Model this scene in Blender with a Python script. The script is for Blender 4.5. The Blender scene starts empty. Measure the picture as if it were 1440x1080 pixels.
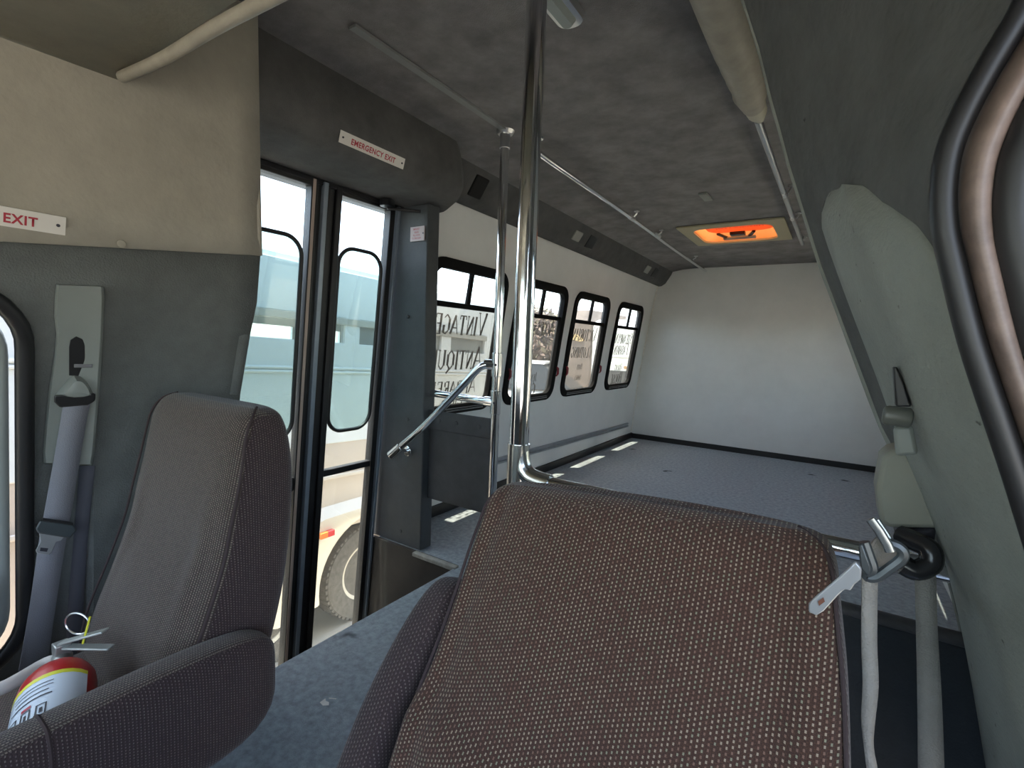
import bpy, bmesh, math, random
from mathutils import Vector, Matrix
random.seed(7)
scene = bpy.context.scene
COL = scene.collection
# ------------------------------------------------------------------ camera
F_PX = 690.0
def _cam_matrix():
    f, vx, vy, s = F_PX, 1178.0, 500.0, .039
    Y = Vector((vx-720, 540-vy, -f)).normalized()
    Z = Vector((1, -s, 0)).cross(Y).normalized()
    if Z.y < 0: Z = -Z
    X = Y.cross(Z)
    return Matrix((X, Y, Z))            # world = M @ camera
CM = _cam_matrix()
EYE = Vector((0, 0, 1.0))
cd = bpy.data.cameras.new('camera'); cam = bpy.data.objects.new('camera', cd); COL.objects.link(cam)
cam.matrix_world = Matrix.Translation(EYE) @ CM.to_4x4()
cd.sensor_fit = 'HORIZONTAL'; cd.sensor_width = 36.0; cd.lens = 36.0*F_PX/1440.0
cd.clip_start = .02; cd.clip_end = 500
scene.camera = cam
def at(px, py, axis, val):              # survey helper: where a sight line meets a real plane of the bus
    r = CM @ Vector((px-720, 540-py, -F_PX)); a = 'xyz'.index(axis)
    return EYE + r*((val-EYE[a])/r[a])
# ------------------------------------------------------------------ light and exposure
w = bpy.data.worlds.new('sky'); scene.world = w; w.use_nodes = True
nt = w.node_tree; bg = nt.nodes['Background']
sky = nt.nodes.new('ShaderNodeTexSky'); sky.sky_type = 'NISHITA'; sky.sun_disc = False
sky.sun_elevation = math.radians(72); sky.sun_rotation = math.radians(250); sky.air_density = 1.0; sky.dust_density = 1.2; sky.ozone_density = 1.0
hs = nt.nodes.new('ShaderNodeHueSaturation'); hs.inputs['Saturation'].default_value = .68
nt.links.new(sky.outputs[0], hs.inputs['Color']); nt.links.new(hs.outputs[0], bg.inputs[0]); bg.inputs[1].default_value = .6
sd = bpy.data.lights.new('sun', 'SUN'); sd.energy = 11; sd.angle = math.radians(.6); sd.color = (1, .94, .84)
so = bpy.data.objects.new('sun', sd); COL.objects.link(so)
so.rotation_euler = Vector((-.045, -.13, 1)).to_track_quat('Z', 'Y').to_euler()
vs = scene.view_settings; vs.view_transform = 'Standard'; vs.look = 'None'; vs.exposure = 1.12; vs.gamma = 1; vs.use_curve_mapping = False
scene.cycles.max_bounces = 12; scene.cycles.diffuse_bounces = 7; scene.cycles.glossy_bounces = 5; scene.cycles.transparent_max_bounces = 16
# ------------------------------------------------------------------ materials
def newmat(name):
    m = bpy.data.materials.new(name); m.use_nodes = True
    n = m.node_tree.nodes; return m, n, m.node_tree.links, n['Principled BSDF']
def L(h):
    h = h.lstrip('#'); c = [int(h[i:i+2], 16)/255 for i in (0, 2, 4)]
    return tuple(((x+.055)/1.055)**2.4 if x > .04 else x/12.92 for x in c)+(1,)
def mat(name, col, rough=.6, metal=0., noise=0., nscale=8., bump=0., bscale=200., spots=None, coat=0.):
    m, n, l, p = newmat(name)
    if isinstance(col, str): col = L(col)
    p.inputs['Base Color'].default_value = col; p.inputs['Roughness'].default_value = rough; p.inputs['Metallic'].default_value = metal
    if coat: p.inputs['Coat Weight'].default_value = coat
    tc = n.new('ShaderNodeTexCoord')
    if noise:
        nz = n.new('ShaderNodeTexNoise'); nz.inputs['Scale'].default_value = nscale; nz.inputs['Detail'].default_value = 6; nz.inputs['Roughness'].default_value = .65
        l.new(tc.outputs['Object'], nz.inputs['Vector'])
        r = n.new('ShaderNodeValToRGB'); r.color_ramp.elements[0].position = .3; r.color_ramp.elements[1].position = .72
        r.color_ramp.elements[0].color = tuple(c*(1-noise) for c in col[:3])+(1,)
        r.color_ramp.elements[1].color = tuple(min(1, c*(1+noise)) for c in col[:3])+(1,)
        l.new(nz.outputs['Fac'], r.inputs['Fac']); out = r.outputs['Color']
        if spots:
            sc_, th, sc = spots
            n2 = n.new('ShaderNodeTexNoise'); n2.inputs['Scale'].default_value = sc_; n2.inputs['Detail'].default_value = 4
            l.new(tc.outputs['Object'], n2.inputs['Vector'])
            r2 = n.new('ShaderNodeValToRGB'); r2.color_ramp.elements[0].position = th; r2.color_ramp.elements[1].position = th+.04
            l.new(n2.outputs['Fac'], r2.inputs['Fac'])
            mx = n.new('ShaderNodeMix'); mx.data_type = 'RGBA'; mx.inputs[7].default_value = sc
            l.new(r2.outputs['Color'], mx.inputs[0]); l.new(out, mx.inputs[6]); out = mx.outputs[2]
        l.new(out, p.inputs['Base Color'])
    if bump:
        nb = n.new('ShaderNodeTexNoise'); nb.inputs['Scale'].default_value = bscale; nb.inputs['Detail'].default_value = 3
        l.new(tc.outputs['Object'], nb.inputs['Vector'])
        b = n.new('ShaderNodeBump'); b.inputs['Strength'].default_value = bump; b.inputs['Distance'].default_value = .004
        l.new(nb.outputs['Fac'], b.inputs['Height']); l.new(b.outputs['Normal'], p.inputs['Normal'])
    return m
def tweed(name, base, dots, du=.0062, dv=.0056, size=.4):
    m, n, l, p = newmat(name); p.inputs['Roughness'].default_value = .95
    uv = n.new('ShaderNodeUVMap'); sx = n.new('ShaderNodeSeparateXYZ'); l.new(uv.outputs[0], sx.inputs[0])
    def M(op, a, b=None, c=None):
        x = n.new('ShaderNodeMath'); x.operation = op
        for i, v in enumerate((a, b, c)):
            if v is None: continue
            if hasattr(v, 'is_linked') or not isinstance(v, (int, float)): l.new(v, x.inputs[i])
            else: x.inputs[i].default_value = v
        return x.outputs[0]
    u = M('DIVIDE', sx.outputs[0], du); fu = M('FRACT', u); iu = M('FLOOR', u)
    v = M('ADD', M('DIVIDE', sx.outputs[1], dv), M('MULTIPLY', iu, .5)); fv = M('FRACT', v); iv = M('FLOOR', v)
    cu = M('ABSOLUTE', M('SUBTRACT', fu, .5)); cv = M('ABSOLUTE', M('SUBTRACT', fv, .5))
    inside = M('MULTIPLY', M('LESS_THAN', cu, size*.5), M('LESS_THAN', cv, size*.75))
    cb = n.new('ShaderNodeCombineXYZ'); l.new(iu, cb.inputs[0]); l.new(iv, cb.inputs[1])
    wn = n.new('ShaderNodeTexWhiteNoise'); wn.noise_dimensions = '2D'; l.new(cb.outputs[0], wn.inputs['Vector'])
    cr = n.new('ShaderNodeValToRGB'); cr.color_ramp.interpolation = 'CONSTANT'
    els = cr.color_ramp.elements; els[0].color = dots[0]; els[1].position = .45; els[1].color = dots[1]
    e = els.new(.72); e.color = dots[2]
    l.new(wn.outputs['Value'], cr.inputs['Fac'])
    fn = n.new('ShaderNodeTexNoise'); fn.inputs['Scale'].default_value = 900; fn.inputs['Detail'].default_value = 1; l.new(uv.outputs[0], fn.inputs['Vector'])
    bc = n.new('ShaderNodeValToRGB'); bc.color_ramp.elements[0].position = .35; bc.color_ramp.elements[1].position = .7
    bc.color_ramp.elements[0].color = tuple(c*.55 for c in base[:3])+(1,); bc.color_ramp.elements[1].color = tuple(c*1.5 for c in base[:3])+(1,)
    l.new(fn.outputs['Fac'], bc.inputs['Fac'])
    mx = n.new('ShaderNodeMix'); mx.data_type = 'RGBA'; l.new(inside, mx.inputs[0]); l.new(bc.outputs[0], mx.inputs[6]); l.new(cr.outputs[0], mx.inputs[7])
    l.new(mx.outputs[2], p.inputs['Base Color'])
    h = M('SUBTRACT', .5, cu); bp = n.new('ShaderNodeBump'); bp.inputs['Strength'].default_value = .6; bp.inputs['Distance'].default_value = .0015
    l.new(h, bp.inputs['Height']); l.new(bp.outputs[0], p.inputs['Normal'])
    p.inputs['Sheen Weight'].default_value = .15
    return m
def glassmat(name, tint=(1, 1, 1, 1), refl=.05, haze=0.):
    m, n, l, p = newmat(name); n.remove(p); out = n['Material Output']
    t = n.new('ShaderNodeBsdfTransparent'); t.inputs[0].default_value = tint
    g = n.new('ShaderNodeBsdfGlossy'); g.inputs['Roughness'].default_value = .03
    mx = n.new('ShaderNodeMixShader'); mx.inputs[0].default_value = refl
    l.new(t.outputs[0], mx.inputs[1]); l.new(g.outputs[0], mx.inputs[2]); last = mx
    if haze:
        d = n.new('ShaderNodeBsdfDiffuse'); d.inputs[0].default_value = (.8, .78, .72, 1)
        tl = n.new('ShaderNodeBsdfTranslucent'); tl.inputs[0].default_value = (.8, .78, .72, 1)
        m0 = n.new('ShaderNodeMixShader'); l.new(d.outputs[0], m0.inputs[1]); l.new(tl.outputs[0], m0.inputs[2])
        m2 = n.new('ShaderNodeMixShader'); m2.inputs[0].default_value = haze
        l.new(mx.outputs[0], m2.inputs[1]); l.new(m0.outputs[0], m2.inputs[2]); last = m2
    l.new(last.outputs[0], out.inputs[0]); return m
def translucent(name, col, glow=.6):
    m, n, l, p = newmat(name); out = n['Material Output']
    p.inputs['Base Color'].default_value = col; p.inputs['Roughness'].default_value = .35
    t = n.new('ShaderNodeBsdfTranslucent'); t.inputs[0].default_value = col
    mx = n.new('ShaderNodeMixShader'); mx.inputs[0].default_value = glow
    l.new(p.outputs[0], mx.inputs[1]); l.new(t.outputs[0], mx.inputs[2]); l.new(mx.outputs[0], out.inputs[0]); return m
cream = mat('cream_panel', (.35, .325, .268, 1), .75, noise=.10, nscale=9, bump=.25, bscale=90)
white_frp = mat('white_wall_panel', (.71, .715, .69, 1), .55, noise=.05, nscale=4, bump=.15, bscale=120)
ceil_m = mat('grey_ceiling_carpet', (.215, .205, .203, 1), .97, noise=.30, nscale=7, bump=.6, bscale=320)
cove_m = mat('dark_carpet_trim', (.095, .094, .092, 1), .97, noise=.25, nscale=9, bump=.6, bscale=320)
grey_m = mat('grey_cab_lining', (.115, .122, .118, 1), .9, noise=.14, nscale=14, bump=.5, bscale=260)
lining_m = mat('grey_carpet_lining', (.105, .108, .103, 1), .95, noise=.22, nscale=9, bump=1.0, bscale=42, spots=(38, .71, (.03, .03, .028, 1)))
pillar_m = mat('grey_vinyl', (.25, .265, .235, 1), .62, noise=.12, nscale=10, bump=.35, bscale=180, spots=(70, .70, (.09, .09, .08, 1)))
trimlight = mat('grey_plastic', (.20, .215, .20, 1), .45, noise=.05, nscale=12)
floor_m = mat('blue_grey_floor_carpet', (.31, .345, .375, 1), .97, noise=.30, nscale=45, bump=.8, bscale=380, spots=(3.3, .68, (.035, .04, .045, 1)))
win_rubber = mat('matt_window_rubber', (.012, .012, .012, 1), .9)
win_rubber.node_tree.nodes['Principled BSDF'].inputs['Specular IOR Level'].default_value = .1
black = mat('black_rubber', (.012, .012, .013, 1), .45)
blackp = mat('black_paint', (.015, .015, .017, 1), .3)
satin = mat('satin_steel', (.38, .39, .40, 1), .3, .5)
chrome = mat('chrome', (.82, .83, .84, 1), .09, 1.0)
chrome_r = mat('brushed_steel', (.6, .61, .62, 1), .28, 1.0, bump=.1, bscale=60)
alu = mat('dull_aluminium', (.42, .44, .46, 1), .42, .85, noise=.1, nscale=20)
alu_paint = mat('blue_grey_metal_strip', (.26, .31, .36, 1), .35, .3, noise=.1, nscale=12)
webbing_m = mat('grey_seat_belt_webbing', (.20, .20, .225, 1), .8, bump=.4, bscale=500)
webbing_t = mat('taupe_seat_belt_webbing', (.27, .255, .23, 1), .85, noise=.12, nscale=30, bump=.5, bscale=500)
red_m = mat('red_enamel', (.45, .012, .012, 1), .35, coat=.4)
redtxt = mat('red_lettering', (.40, .03, .05, 1), .5)
whitep = mat('white_plate', (.68, .65, .60, 1), .45)
label_m = mat('white_label', (.62, .70, .78, 1), .5)
yellow_m = mat('yellow_label_band', (.70, .68, .05, 1), .5)
ink = mat('dark_ink', (.03, .03, .04, 1), .6)
vinyl_b = mat('beige_vinyl', (.33, .30, .24, 1), .5, noise=.15, nscale=18, bump=.2, bscale=60)
modesty_m = mat('charcoal_vinyl_panel', (.062, .062, .064, 1), .7, noise=.18, nscale=14, bump=.4, bscale=220)
dpanel_m = mat('dark_blue_vinyl_panel', (.022, .028, .034, 1), .75, noise=.2, nscale=10, bump=.4, bscale=220)
post_m = mat('dark_grey_post', (.060, .066, .070, 1), .6, noise=.15, nscale=10, bump=.3, bscale=150)
letter_m = mat('brown_window_lettering', (.085, .06, .045, 1), .7)
pane_tint = glassmat('smoked_window_glass', (.66, .66, .62, 1), .05, .04)
glass = glassmat('clear_glass', (.93, .96, .95, 1), .05, .025)
tint = glassmat('tinted_glass', (.70, .80, .80, 1), .06, .04)
darkglass = mat('dark_vehicle_glass', (.03, .035, .04, 1), .08)
fab_d = tweed('brown_tweed', (.044, .018, .010, 1), [(.27, .21, .15, 1), (.15, .085, .06, 1), (.19, .18, .12, 1)], .0052, .0043, .33)
fab_p = tweed('grey_brown_tweed', (.032, .020, .016, 1), [(.16, .125, .10, 1), (.11, .085, .07, 1), (.135, .12, .09, 1)], .0050, .0042, .42)
fab_s = tweed('dark_plum_weave', (.026, .014, .014, 1), [(.11, .08, .075, 1), (.07, .05, .05, 1), (.12, .10, .085, 1)], .0050, .0048, .30)
piping_m = mat('dark_seat_piping', (.035, .022, .022, 1), .9)
# ------------------------------------------------------------------ mesh helpers
class MB:
    def __init__(s): s.v = []; s.f = []; s.mi = []; s.m = 0
    def add(s, vs_, fs):
        b = len(s.v); s.v += [tuple(v) for v in vs_]
        s.f += [tuple(b+i for i in f) for f in fs]; s.mi += [s.m]*len(fs); return s
    def box(s, a, b):
        (x0, y0, z0), (x1, y1, z1) = a, b
        return s.add([(x0,y0,z0),(x1,y0,z0),(x1,y1,z0),(x0,y1,z0),(x0,y0,z1),(x1,y0,z1),(x1,y1,z1),(x0,y1,z1)],
                     [(0,3,2,1),(4,5,6,7),(0,1,5,4),(1,2,6,5),(2,3,7,6),(3,0,4,7)])
    def hexa(s, p):                      # 8 corners, bottom four then top four
        return s.add(p, [(0,3,2,1),(4,5,6,7),(0,1,5,4),(1,2,6,5),(2,3,7,6),(3,0,4,7)])
    def bar(s, p, q, w_, h_, up=(0, 0, 1)):
        p, q = Vector(p), Vector(q); d = (q-p).normalized(); u = Vector(up); sd_ = d.cross(u).normalized(); u = sd_.cross(d)
        c = [sd_*(w_/2*i)+u*(h_/2*j) for i, j in ((-1,-1),(1,-1),(1,1),(-1,1))]
        return s.hexa([p+k for k in c]+[q+k for k in c])
    def loft(s, rings, closed=True, caps=True, loop=False):
        n = len(rings[0]); b = []; m = len(rings)
        for i in range(m-1 if not loop else m):
            for j in range(n if closed else n-1):
                b.append((i*n+j, i*n+(j+1) % n, ((i+1) % m)*n+(j+1) % n, ((i+1) % m)*n+j))
        if caps and closed and not loop:
            b.append(tuple(range(n))[::-1]); b.append(tuple((m-1)*n+j for j in range(n)))
        return s.add([v for r in rings for v in r], b)
    def tube(s, pts, r, n=14, loop=False, caps=True, flat=None):
        pts = [Vector(p) for p in pts]; rings = []; prev = None; m = len(pts)
        for i, p in enumerate(pts):
            if loop: d = (pts[(i+1) % m]-pts[i-1]).normalized()
            else: d = (pts[min(i+1, m-1)]-pts[max(i-1, 0)]).normalized()
            a = prev if prev is not None else (Vector((0,0,1)) if abs(d.z) < .9 else Vector((1,0,0)))
            a = (a-d*a.dot(d)).normalized(); b2 = d.cross(a); prev = a
            rr = r[i] if isinstance(r, (list, tuple)) else r
            fl = flat or 1
            rings.append([p+a*(rr*math.cos(2*math.pi*k/n))+b2*(rr*fl*math.sin(2*math.pi*k/n)) for k in range(n)])
        return s.loft(rings, caps=caps, loop=loop)
    def disc(s, c, axis, r, h, n=24):
        c = Vector(c); a = Vector(axis).normalized(); return s.tube([c-a*h/2, c+a*h/2], r, n)
    def prism(s, poly, d):               # planar polygon extruded along vector d
        n = len(poly); d = Vector(d); p = [Vector(q) for q in poly]
        return s.add(p+[q+d for q in p], [tuple(range(n))[::-1], tuple(range(n, 2*n))]+[(i, (i+1) % n, n+(i+1) % n, n+i) for i in range(n)])
    def strip(s, A, B):                  # band between two polylines
        n = len(A); return s.add(list(A)+list(B), [(i, i+1, n+i+1, n+i) for i in range(n-1)])
    def grid(s, rows):
        n = len(rows[0]); m = len(rows)
        return s.add([v for r in rows for v in r], [(i*n+j, i*n+j+1, (i+1)*n+j+1, (i+1)*n+j) for i in range(m-1) for j in range(n-1)])
    def build(s, name, material, parent=None, bevel=0, smooth=True, solid=0, subsurf=0, uv=False, bseg=2, soffset=-1):
        me = bpy.data.meshes.new(name); me.from_pydata(s.v, [], s.f)
        bm = bmesh.new(); bm.from_mesh(me)
        if not solid: bmesh.ops.recalc_face_normals(bm, faces=bm.faces)
        bm.to_mesh(me); bm.free()
        mats = material if isinstance(material, (list, tuple)) else [material]
        for m_ in mats: me.materials.append(m_)
        if len(mats) > 1:
            for p_, i in zip(me.polygons, s.mi): p_.material_index = i
        if uv:
            ul = me.uv_layers.new(name='UVMap')
            for p_ in me.polygons:
                nn = p_.normal
                for li in p_.loop_indices:
                    c = me.vertices[me.loops[li].vertex_index].co
                    if abs(nn.x) > max(abs(nn.y), abs(nn.z))*1.15: ul.data[li].uv = (c.y, c.z)
                    elif abs(nn.z) > abs(nn.y)*1.3: ul.data[li].uv = (c.x, c.y)
                    else: ul.data[li].uv = (c.x, c.z)
        o = bpy.data.objects.new(name, me); COL.objects.link(o)
        if smooth:
            for p_ in me.polygons: p_.use_smooth = True
        if parent is not None:
            o.parent = parent; o.matrix_parent_inverse = Matrix.Translation(-Vector(parent.location)) if parent.type == 'EMPTY' and not parent.rotation_euler.x else Matrix.Identity(4)
        if solid:
            md = o.modifiers.new('solid', 'SOLIDIFY'); md.thickness = solid; md.offset = soffset
        if bevel:
            md = o.modifiers.new('bevel', 'BEVEL'); md.width = bevel; md.segments = bseg; md.limit_method = 'ANGLE'; md.angle_limit = math.radians(40)
        if subsurf:
            md = o.modifiers.new('sub', 'SUBSURF'); md.levels = subsurf; md.render_levels = subsurf
        elif smooth:
            try: me.set_sharp_from_angle(angle=math.radians(38))
            except Exception: pass
        return o
def tag(o, label=None, cat=None, group=None, kind=None):
    if label: o['label'] = label
    if cat: o['category'] = cat
    if group: o['group'] = group
    if kind: o['kind'] = kind
    return o
def thing(name, loc, label=None, cat=None, group=None, kind=None):
    o = bpy.data.objects.new(name, None); COL.objects.link(o); o.location = loc; o.empty_display_size = .05
    return tag(o, label, cat, group, kind)
def st(o, label=None): o['kind'] = 'structure'; return o
def ring_pts(c, hx, hy, n=28, e=3.2, z=None):    # superellipse
    out = []
    for k in range(n):
        t = 2*math.pi*k/n; ct, s_ = math.cos(t), math.sin(t)
        out.append((c[0]+hx*math.copysign(abs(ct)**(2/e), ct), c[1]+hy*math.copysign(abs(s_)**(2/e), s_)))
    return out
def lerp(a, b, t): return a+(b-a)*t
def rrect(y0, y1, z0, z1, r, n=6):               # rounded rectangle, list of (y,z)
    out = []
    for cy, cz, a0 in ((y1-r, z1-r, 0), (y0+r, z1-r, 90), (y0+r, z0+r, 180), (y1-r, z0+r, 270)):
        for k in range(n+1):
            a = math.radians(a0+90*k/n); out.append((cy+r*math.cos(a), cz+r*math.sin(a)))
    return out
def bez(pts, n=8):                               # Catmull-Rom through points
    P = [Vector(p) for p in pts]; out = []
    for i in range(len(P)-1):
        p0, p1, p2, p3 = P[max(i-1, 0)], P[i], P[i+1], P[min(i+2, len(P)-1)]
        for k in range(n):
            t = k/n
            out.append(.5*((2*p1)+(p2-p0)*t+(2*p0-5*p1+4*p2-p3)*t*t+(3*p1-p0-3*p2+p3)*t**3))
    out.append(P[-1]); return out
def apply_bool(o, cutter_mb):
    c = cutter_mb.build('cutter_tmp', black, smooth=False)
    md = o.modifiers.new('b', 'BOOLEAN'); md.operation = 'DIFFERENCE'; md.object = c; md.solver = 'EXACT'
    bpy.context.view_layer.update()
    dg = bpy.context.evaluated_depsgraph_get(); me = bpy.data.meshes.new_from_object(o.evaluated_get(dg))
    o.modifiers.clear(); o.data = me; bpy.data.objects.remove(c)
def text_mesh(name, body, material, parent, origin, right, up, height, condense=.8, ext=.0006, bold=0.0, center=False, spacing=1.0):
    cu = bpy.data.curves.new('t', 'FONT'); cu.body = body; cu.size = 1; cu.extrude = 0; cu.offset = bold; cu.space_character = spacing
    if center: cu.align_x = 'CENTER'
    to = bpy.data.objects.new('t', cu); COL.objects.link(to); bpy.context.view_layer.update()
    dg = bpy.context.evaluated_depsgraph_get(); me = bpy.data.meshes.new_from_object(to.evaluated_get(dg)); bpy.data.objects.remove(to)
    k = height/.72; r = Vector(right).normalized(); u = Vector(up).normalized(); nrm = r.cross(u)
    for v in me.vertices:
        v.co = Vector(origin)+r*(v.co.x*k*condense)+u*(v.co.y*k)+nrm*ext
    me.name = name; me.materials.clear(); me.materials.append(material)
    o = bpy.data.objects.new(name, me); COL.objects.link(o)
    if parent is not None:
        o.parent = parent
        if parent.type == 'EMPTY': o.matrix_parent_inverse = Matrix.Translation(-Vector(parent.location))
    return o
# ------------------------------------------------------------------ bus dimensions
CX = -.69                                        # centre line of the bus
PROF = [(-.45, -1.93), (0, -1.855), (.55, -1.815), (1.03, -1.757), (1.6, -1.668), (1.90, -1.61)]
def WX(z):
    for (a, xa), (b, xb) in zip(PROF, PROF[1:]):
        if z <= b: return lerp(xa, xb, (z-a)/(b-a))
    return PROF[-1][1]
YB = 5.26                                        # back wall
def CZ(y): return 1.872-.008*y                   # ceiling height
DY0, DY1 = .86, 1.63                             # entrance door opening
STEP_X = -1.335
# ------------------------------------------------------------------ setting
b = MB(); b.box((STEP_X, -1.15, -.06), (.48, 1.635, 0)); b.box((-1.86, 1.656, -.06), (.48, YB, 0)); b.box((STEP_X, 1.634, -.06), (.48, 1.657, 0))
b.box((-1.50, -1.15, -.06), (STEP_X, .77, 0))
st(b.build('floor', floor_m, smooth=False))
b = MB(); b.box((-1.96, .78, -.54), (STEP_X, 1.66, -.48)); o = b.build('floor_step', mat('dark_step_rubber', (.02, .02, .021, 1), .7), smooth=False); st(o)
b = MB(); b.box((STEP_X, .78, -.52), (STEP_X+.02, 1.64, -.061)); b.box((-1.95, 1.637, -.52), (STEP_X, 1.655, -.001)); b.box((-1.95, .775, -.52), (STEP_X, .79, -.001))
st(b.build('trim_1', mat('step_riser', (.030, .026, .023, 1), .6, noise=.2, nscale=12), smooth=False))
b = MB(); b.box((-1.585, 1.612, -.012), (STEP_X+.01, 1.642, .007)); st(b.build('trim_2', mat('worn_step_edge', (.27, .26, .23, 1), .6, noise=.35, nscale=30), bevel=.004))
# left wall: profile lofted, window openings cut
WIN = [(1.80, 2.50), (2.615, 3.295), (3.42, 4.10), (4.30, 4.98)]
WZ0, WZ1 = .585, 1.42
def wall_mesh(sign, y0, y1, zlo=-.02):
    zs = [zlo, .0, .3, .55, .8, 1.03, 1.3, 1.6, 1.90]; m_ = MB()
    def xx(z, off): x = WX(z)-off; return x if sign < 0 else 2*CX-x
    rings = [[(xx(z, 0), y, z) for z in zs]+[(xx(z, .045), y, z) for z in reversed(zs)] for y in (y0, y1)]
    return m_.loft(rings)
def cut_windows(o, wins, sign):
    c = MB()
    for y0, y1 in wins:
        p = [(-2.2 if sign < 0 else .1, y, z) for y, z in rrect(y0+.012, y1-.012, WZ0+.012, WZ1-.012, .085)]
        c.prism(p, (1.0, 0, 0))
    apply_bool(o, c)
o = wall_mesh(-1, 1.735, YB+.03).build('wall_left', white_frp, smooth=False); cut_windows(o, WIN, -1); st(o)
WINR = [(1.35, 2.05), (2.25, 2.95), (3.15, 3.85), (4.10, 4.80)]  # unseen driver-side windows, added to let daylight in
o = wall_mesh(1, 1.02, YB+.03).build('wall_right', white_frp, smooth=False); cut_windows(o, WINR, 1); st(o)
# back wall, arched top under the ceiling
b = MB(); n = 16; top = []
for k in range(n+1):
    x = lerp(-1.70, .32, k/n); top.append((x, YB, 1.90))
b.prism([(-1.93, YB, -.05), (.60, YB, -.05), (.60, YB, 1.90), (-1.93, YB, 1.90)], (0, .05, 0))
st(b.build('wall_back', white_frp, smooth=False))
b = MB(); b.prism([(-1.855, YB-.012, 0), (-1.853, YB-.012, .052), (.47, YB-.012, .052), (.47, YB-.012, 0)], (0, .012, 0))
st(b.build('baseboard_back', black, smooth=False))
b = MB(); b.prism([(-1.853, 1.72, 0), (-1.835, 1.72, 0), (-1.835, 1.72, .055), (-1.851, 1.72, .06)], (0, YB-1.72, 0))
st(b.build('baseboard_left', black, smooth=False))
b = MB(); b.tube([(WX(z)+.004, YB-.006, z) for z in (.06, .55, 1.03, 1.6, 1.7)], .0045, 8)
st(b.build('trim_3', mat('corner_bead', (.75, .72, .64, 1), .5, noise=.25, nscale=40)))
# ceiling: gently falling towards the back, curved down at its edges, with the hatch opening
HX0, HX1, HY0, HY1 = -.97, -.37, 3.53, 4.13
def ceil_z(x, y):
    d = max(0, abs(x-CX)-.60); return CZ(y)-.55*d*d
xs = sorted([HX0, HX1]+[-1.64, -1.58, -1.5, -1.4, -1.29, -1.15, CX, -.2, -.09, .02, .12, .2, .28])
ys = [.45, .9, 1.6, 2.6, HY0, HY1, 4.7, YB+.03]
b = MB(); idx = {}
for i, x in enumerate(xs):
    for j, y in enumerate(ys): idx[i, j] = len(b.v); b.v.append((x, y, ceil_z(x, y)))
for i in range(len(xs)-1):
    for j in range(len(ys)-1):
        if xs[i] >= HX0 and xs[i+1] <= HX1 and ys[j] == HY0: continue
        b.f.append((idx[i, j], idx[i, j+1], idx[i+1, j+1], idx[i+1, j])); b.mi.append(0)
st(b.build('ceiling', ceil_m, solid=.03, soffset=-1))
# cab soffit in front of the raised roof, beige, with the tube seam
b = MB()
def soff_z(x): return 1.548
rows = [[(x, y, soff_z(x)+(.0 if y > -.3 else -.02)) for x in (-1.45, -1.3, -1.15, -1.0, -.85, CX, -.5, -.35, -.2, .0)] for y in (-1.1, -.3, .45)]
b.grid(rows); b.grid([[(x, .45, soff_z(x)) for x in (-1.30, -1.15, -1.0, -.85, CX, -.5, -.35, -.22)], [(x, .45, 1.87) for x in (-1.30, -1.15, -1.0, -.85, CX, -.5, -.35, -.22)]])
st(b.build('ceiling_cab', mat('beige_headliner', (.36, .335, .26, 1), .8, noise=.12, nscale=10, bump=.2, bscale=120), solid=.012, soffset=0))
b = MB(); b.tube(bez([at(172, 108, 'y', .445), at(230, 82, 'y', .445), at(300, 40, 'y', .445), at(375, 0, 'y', .445), at(470, -50, 'y', .445)], 6), .0115, 12)
st(b.build('trim_4', vinyl_b))
# cab side lining, passenger side: cream above, grey below
CE = .77
CP = [(-.35, -1.60), (.0, -1.55), (.56, -1.50), (.80, -1.47), (.90, -1.446), (1.14, -1.350), (1.33, -1.358), (1.90, -1.372)]
def CXs(z):
    for (a, xa), (c, xc) in zip(CP, CP[1:]):
        if z <= c: return lerp(xa, xc, (z-a)/(c-a))
    return CP[-1][1]
def seam_z(y): return lerp(1.15, 1.215, min(1, max(-.5, (y-.2)/.57)))
ysl = [-1.1, -.8, -.5, -.2, .05, .25, .34, .40, .42, .45, .6, .70, CE]
def bulge(y, z):                       # soft vertical crease of the B pillar
    return .026*math.exp(-((y-.43)/.022)**2)*(1 if z < 1.17 else 0)
b = MB(); b.grid([[(CXs(lerp(-.35, seam_z(y), k/12))-.012+bulge(y, lerp(-.35, seam_z(y), k/12)), y, lerp(-.35, seam_z(y), k/12)) for y in ysl] for k in range(13)])
b.grid([[(CXs(z)-.012, CE, z), (WX(z)-.03, CE+.01, z)] for z in (-.35, 0, .4, .8, 1.0, 1.215)])
ow = b.build('wall_left_cab', grey_m, solid=.03, soffset=-1)
md = ow.modifiers[0]; md.offset = -1
c = MB(); c.prism([(-1.8, y, z) for y, z in rrect(-.75, .298, .20, 1.075, .13, 8)], (.7, 0, 0))
apply_bool(ow, c); st(ow)
b = MB(); b.grid([[(CXs(lerp(seam_z(y), 1.90, k/8))-.002, y, lerp(seam_z(y), 1.90, k/8)) for y in ysl] for k in range(9)])
b.grid([[(CXs(z)-.002, CE, z), (WX(z)-.03, CE+.01, z)] for z in (1.215, 1.4, 1.6, 1.9)])
o = b.build('wall_left_upper', cream, solid=.012); o.modifiers[0].offset = -1; st(o)
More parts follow.
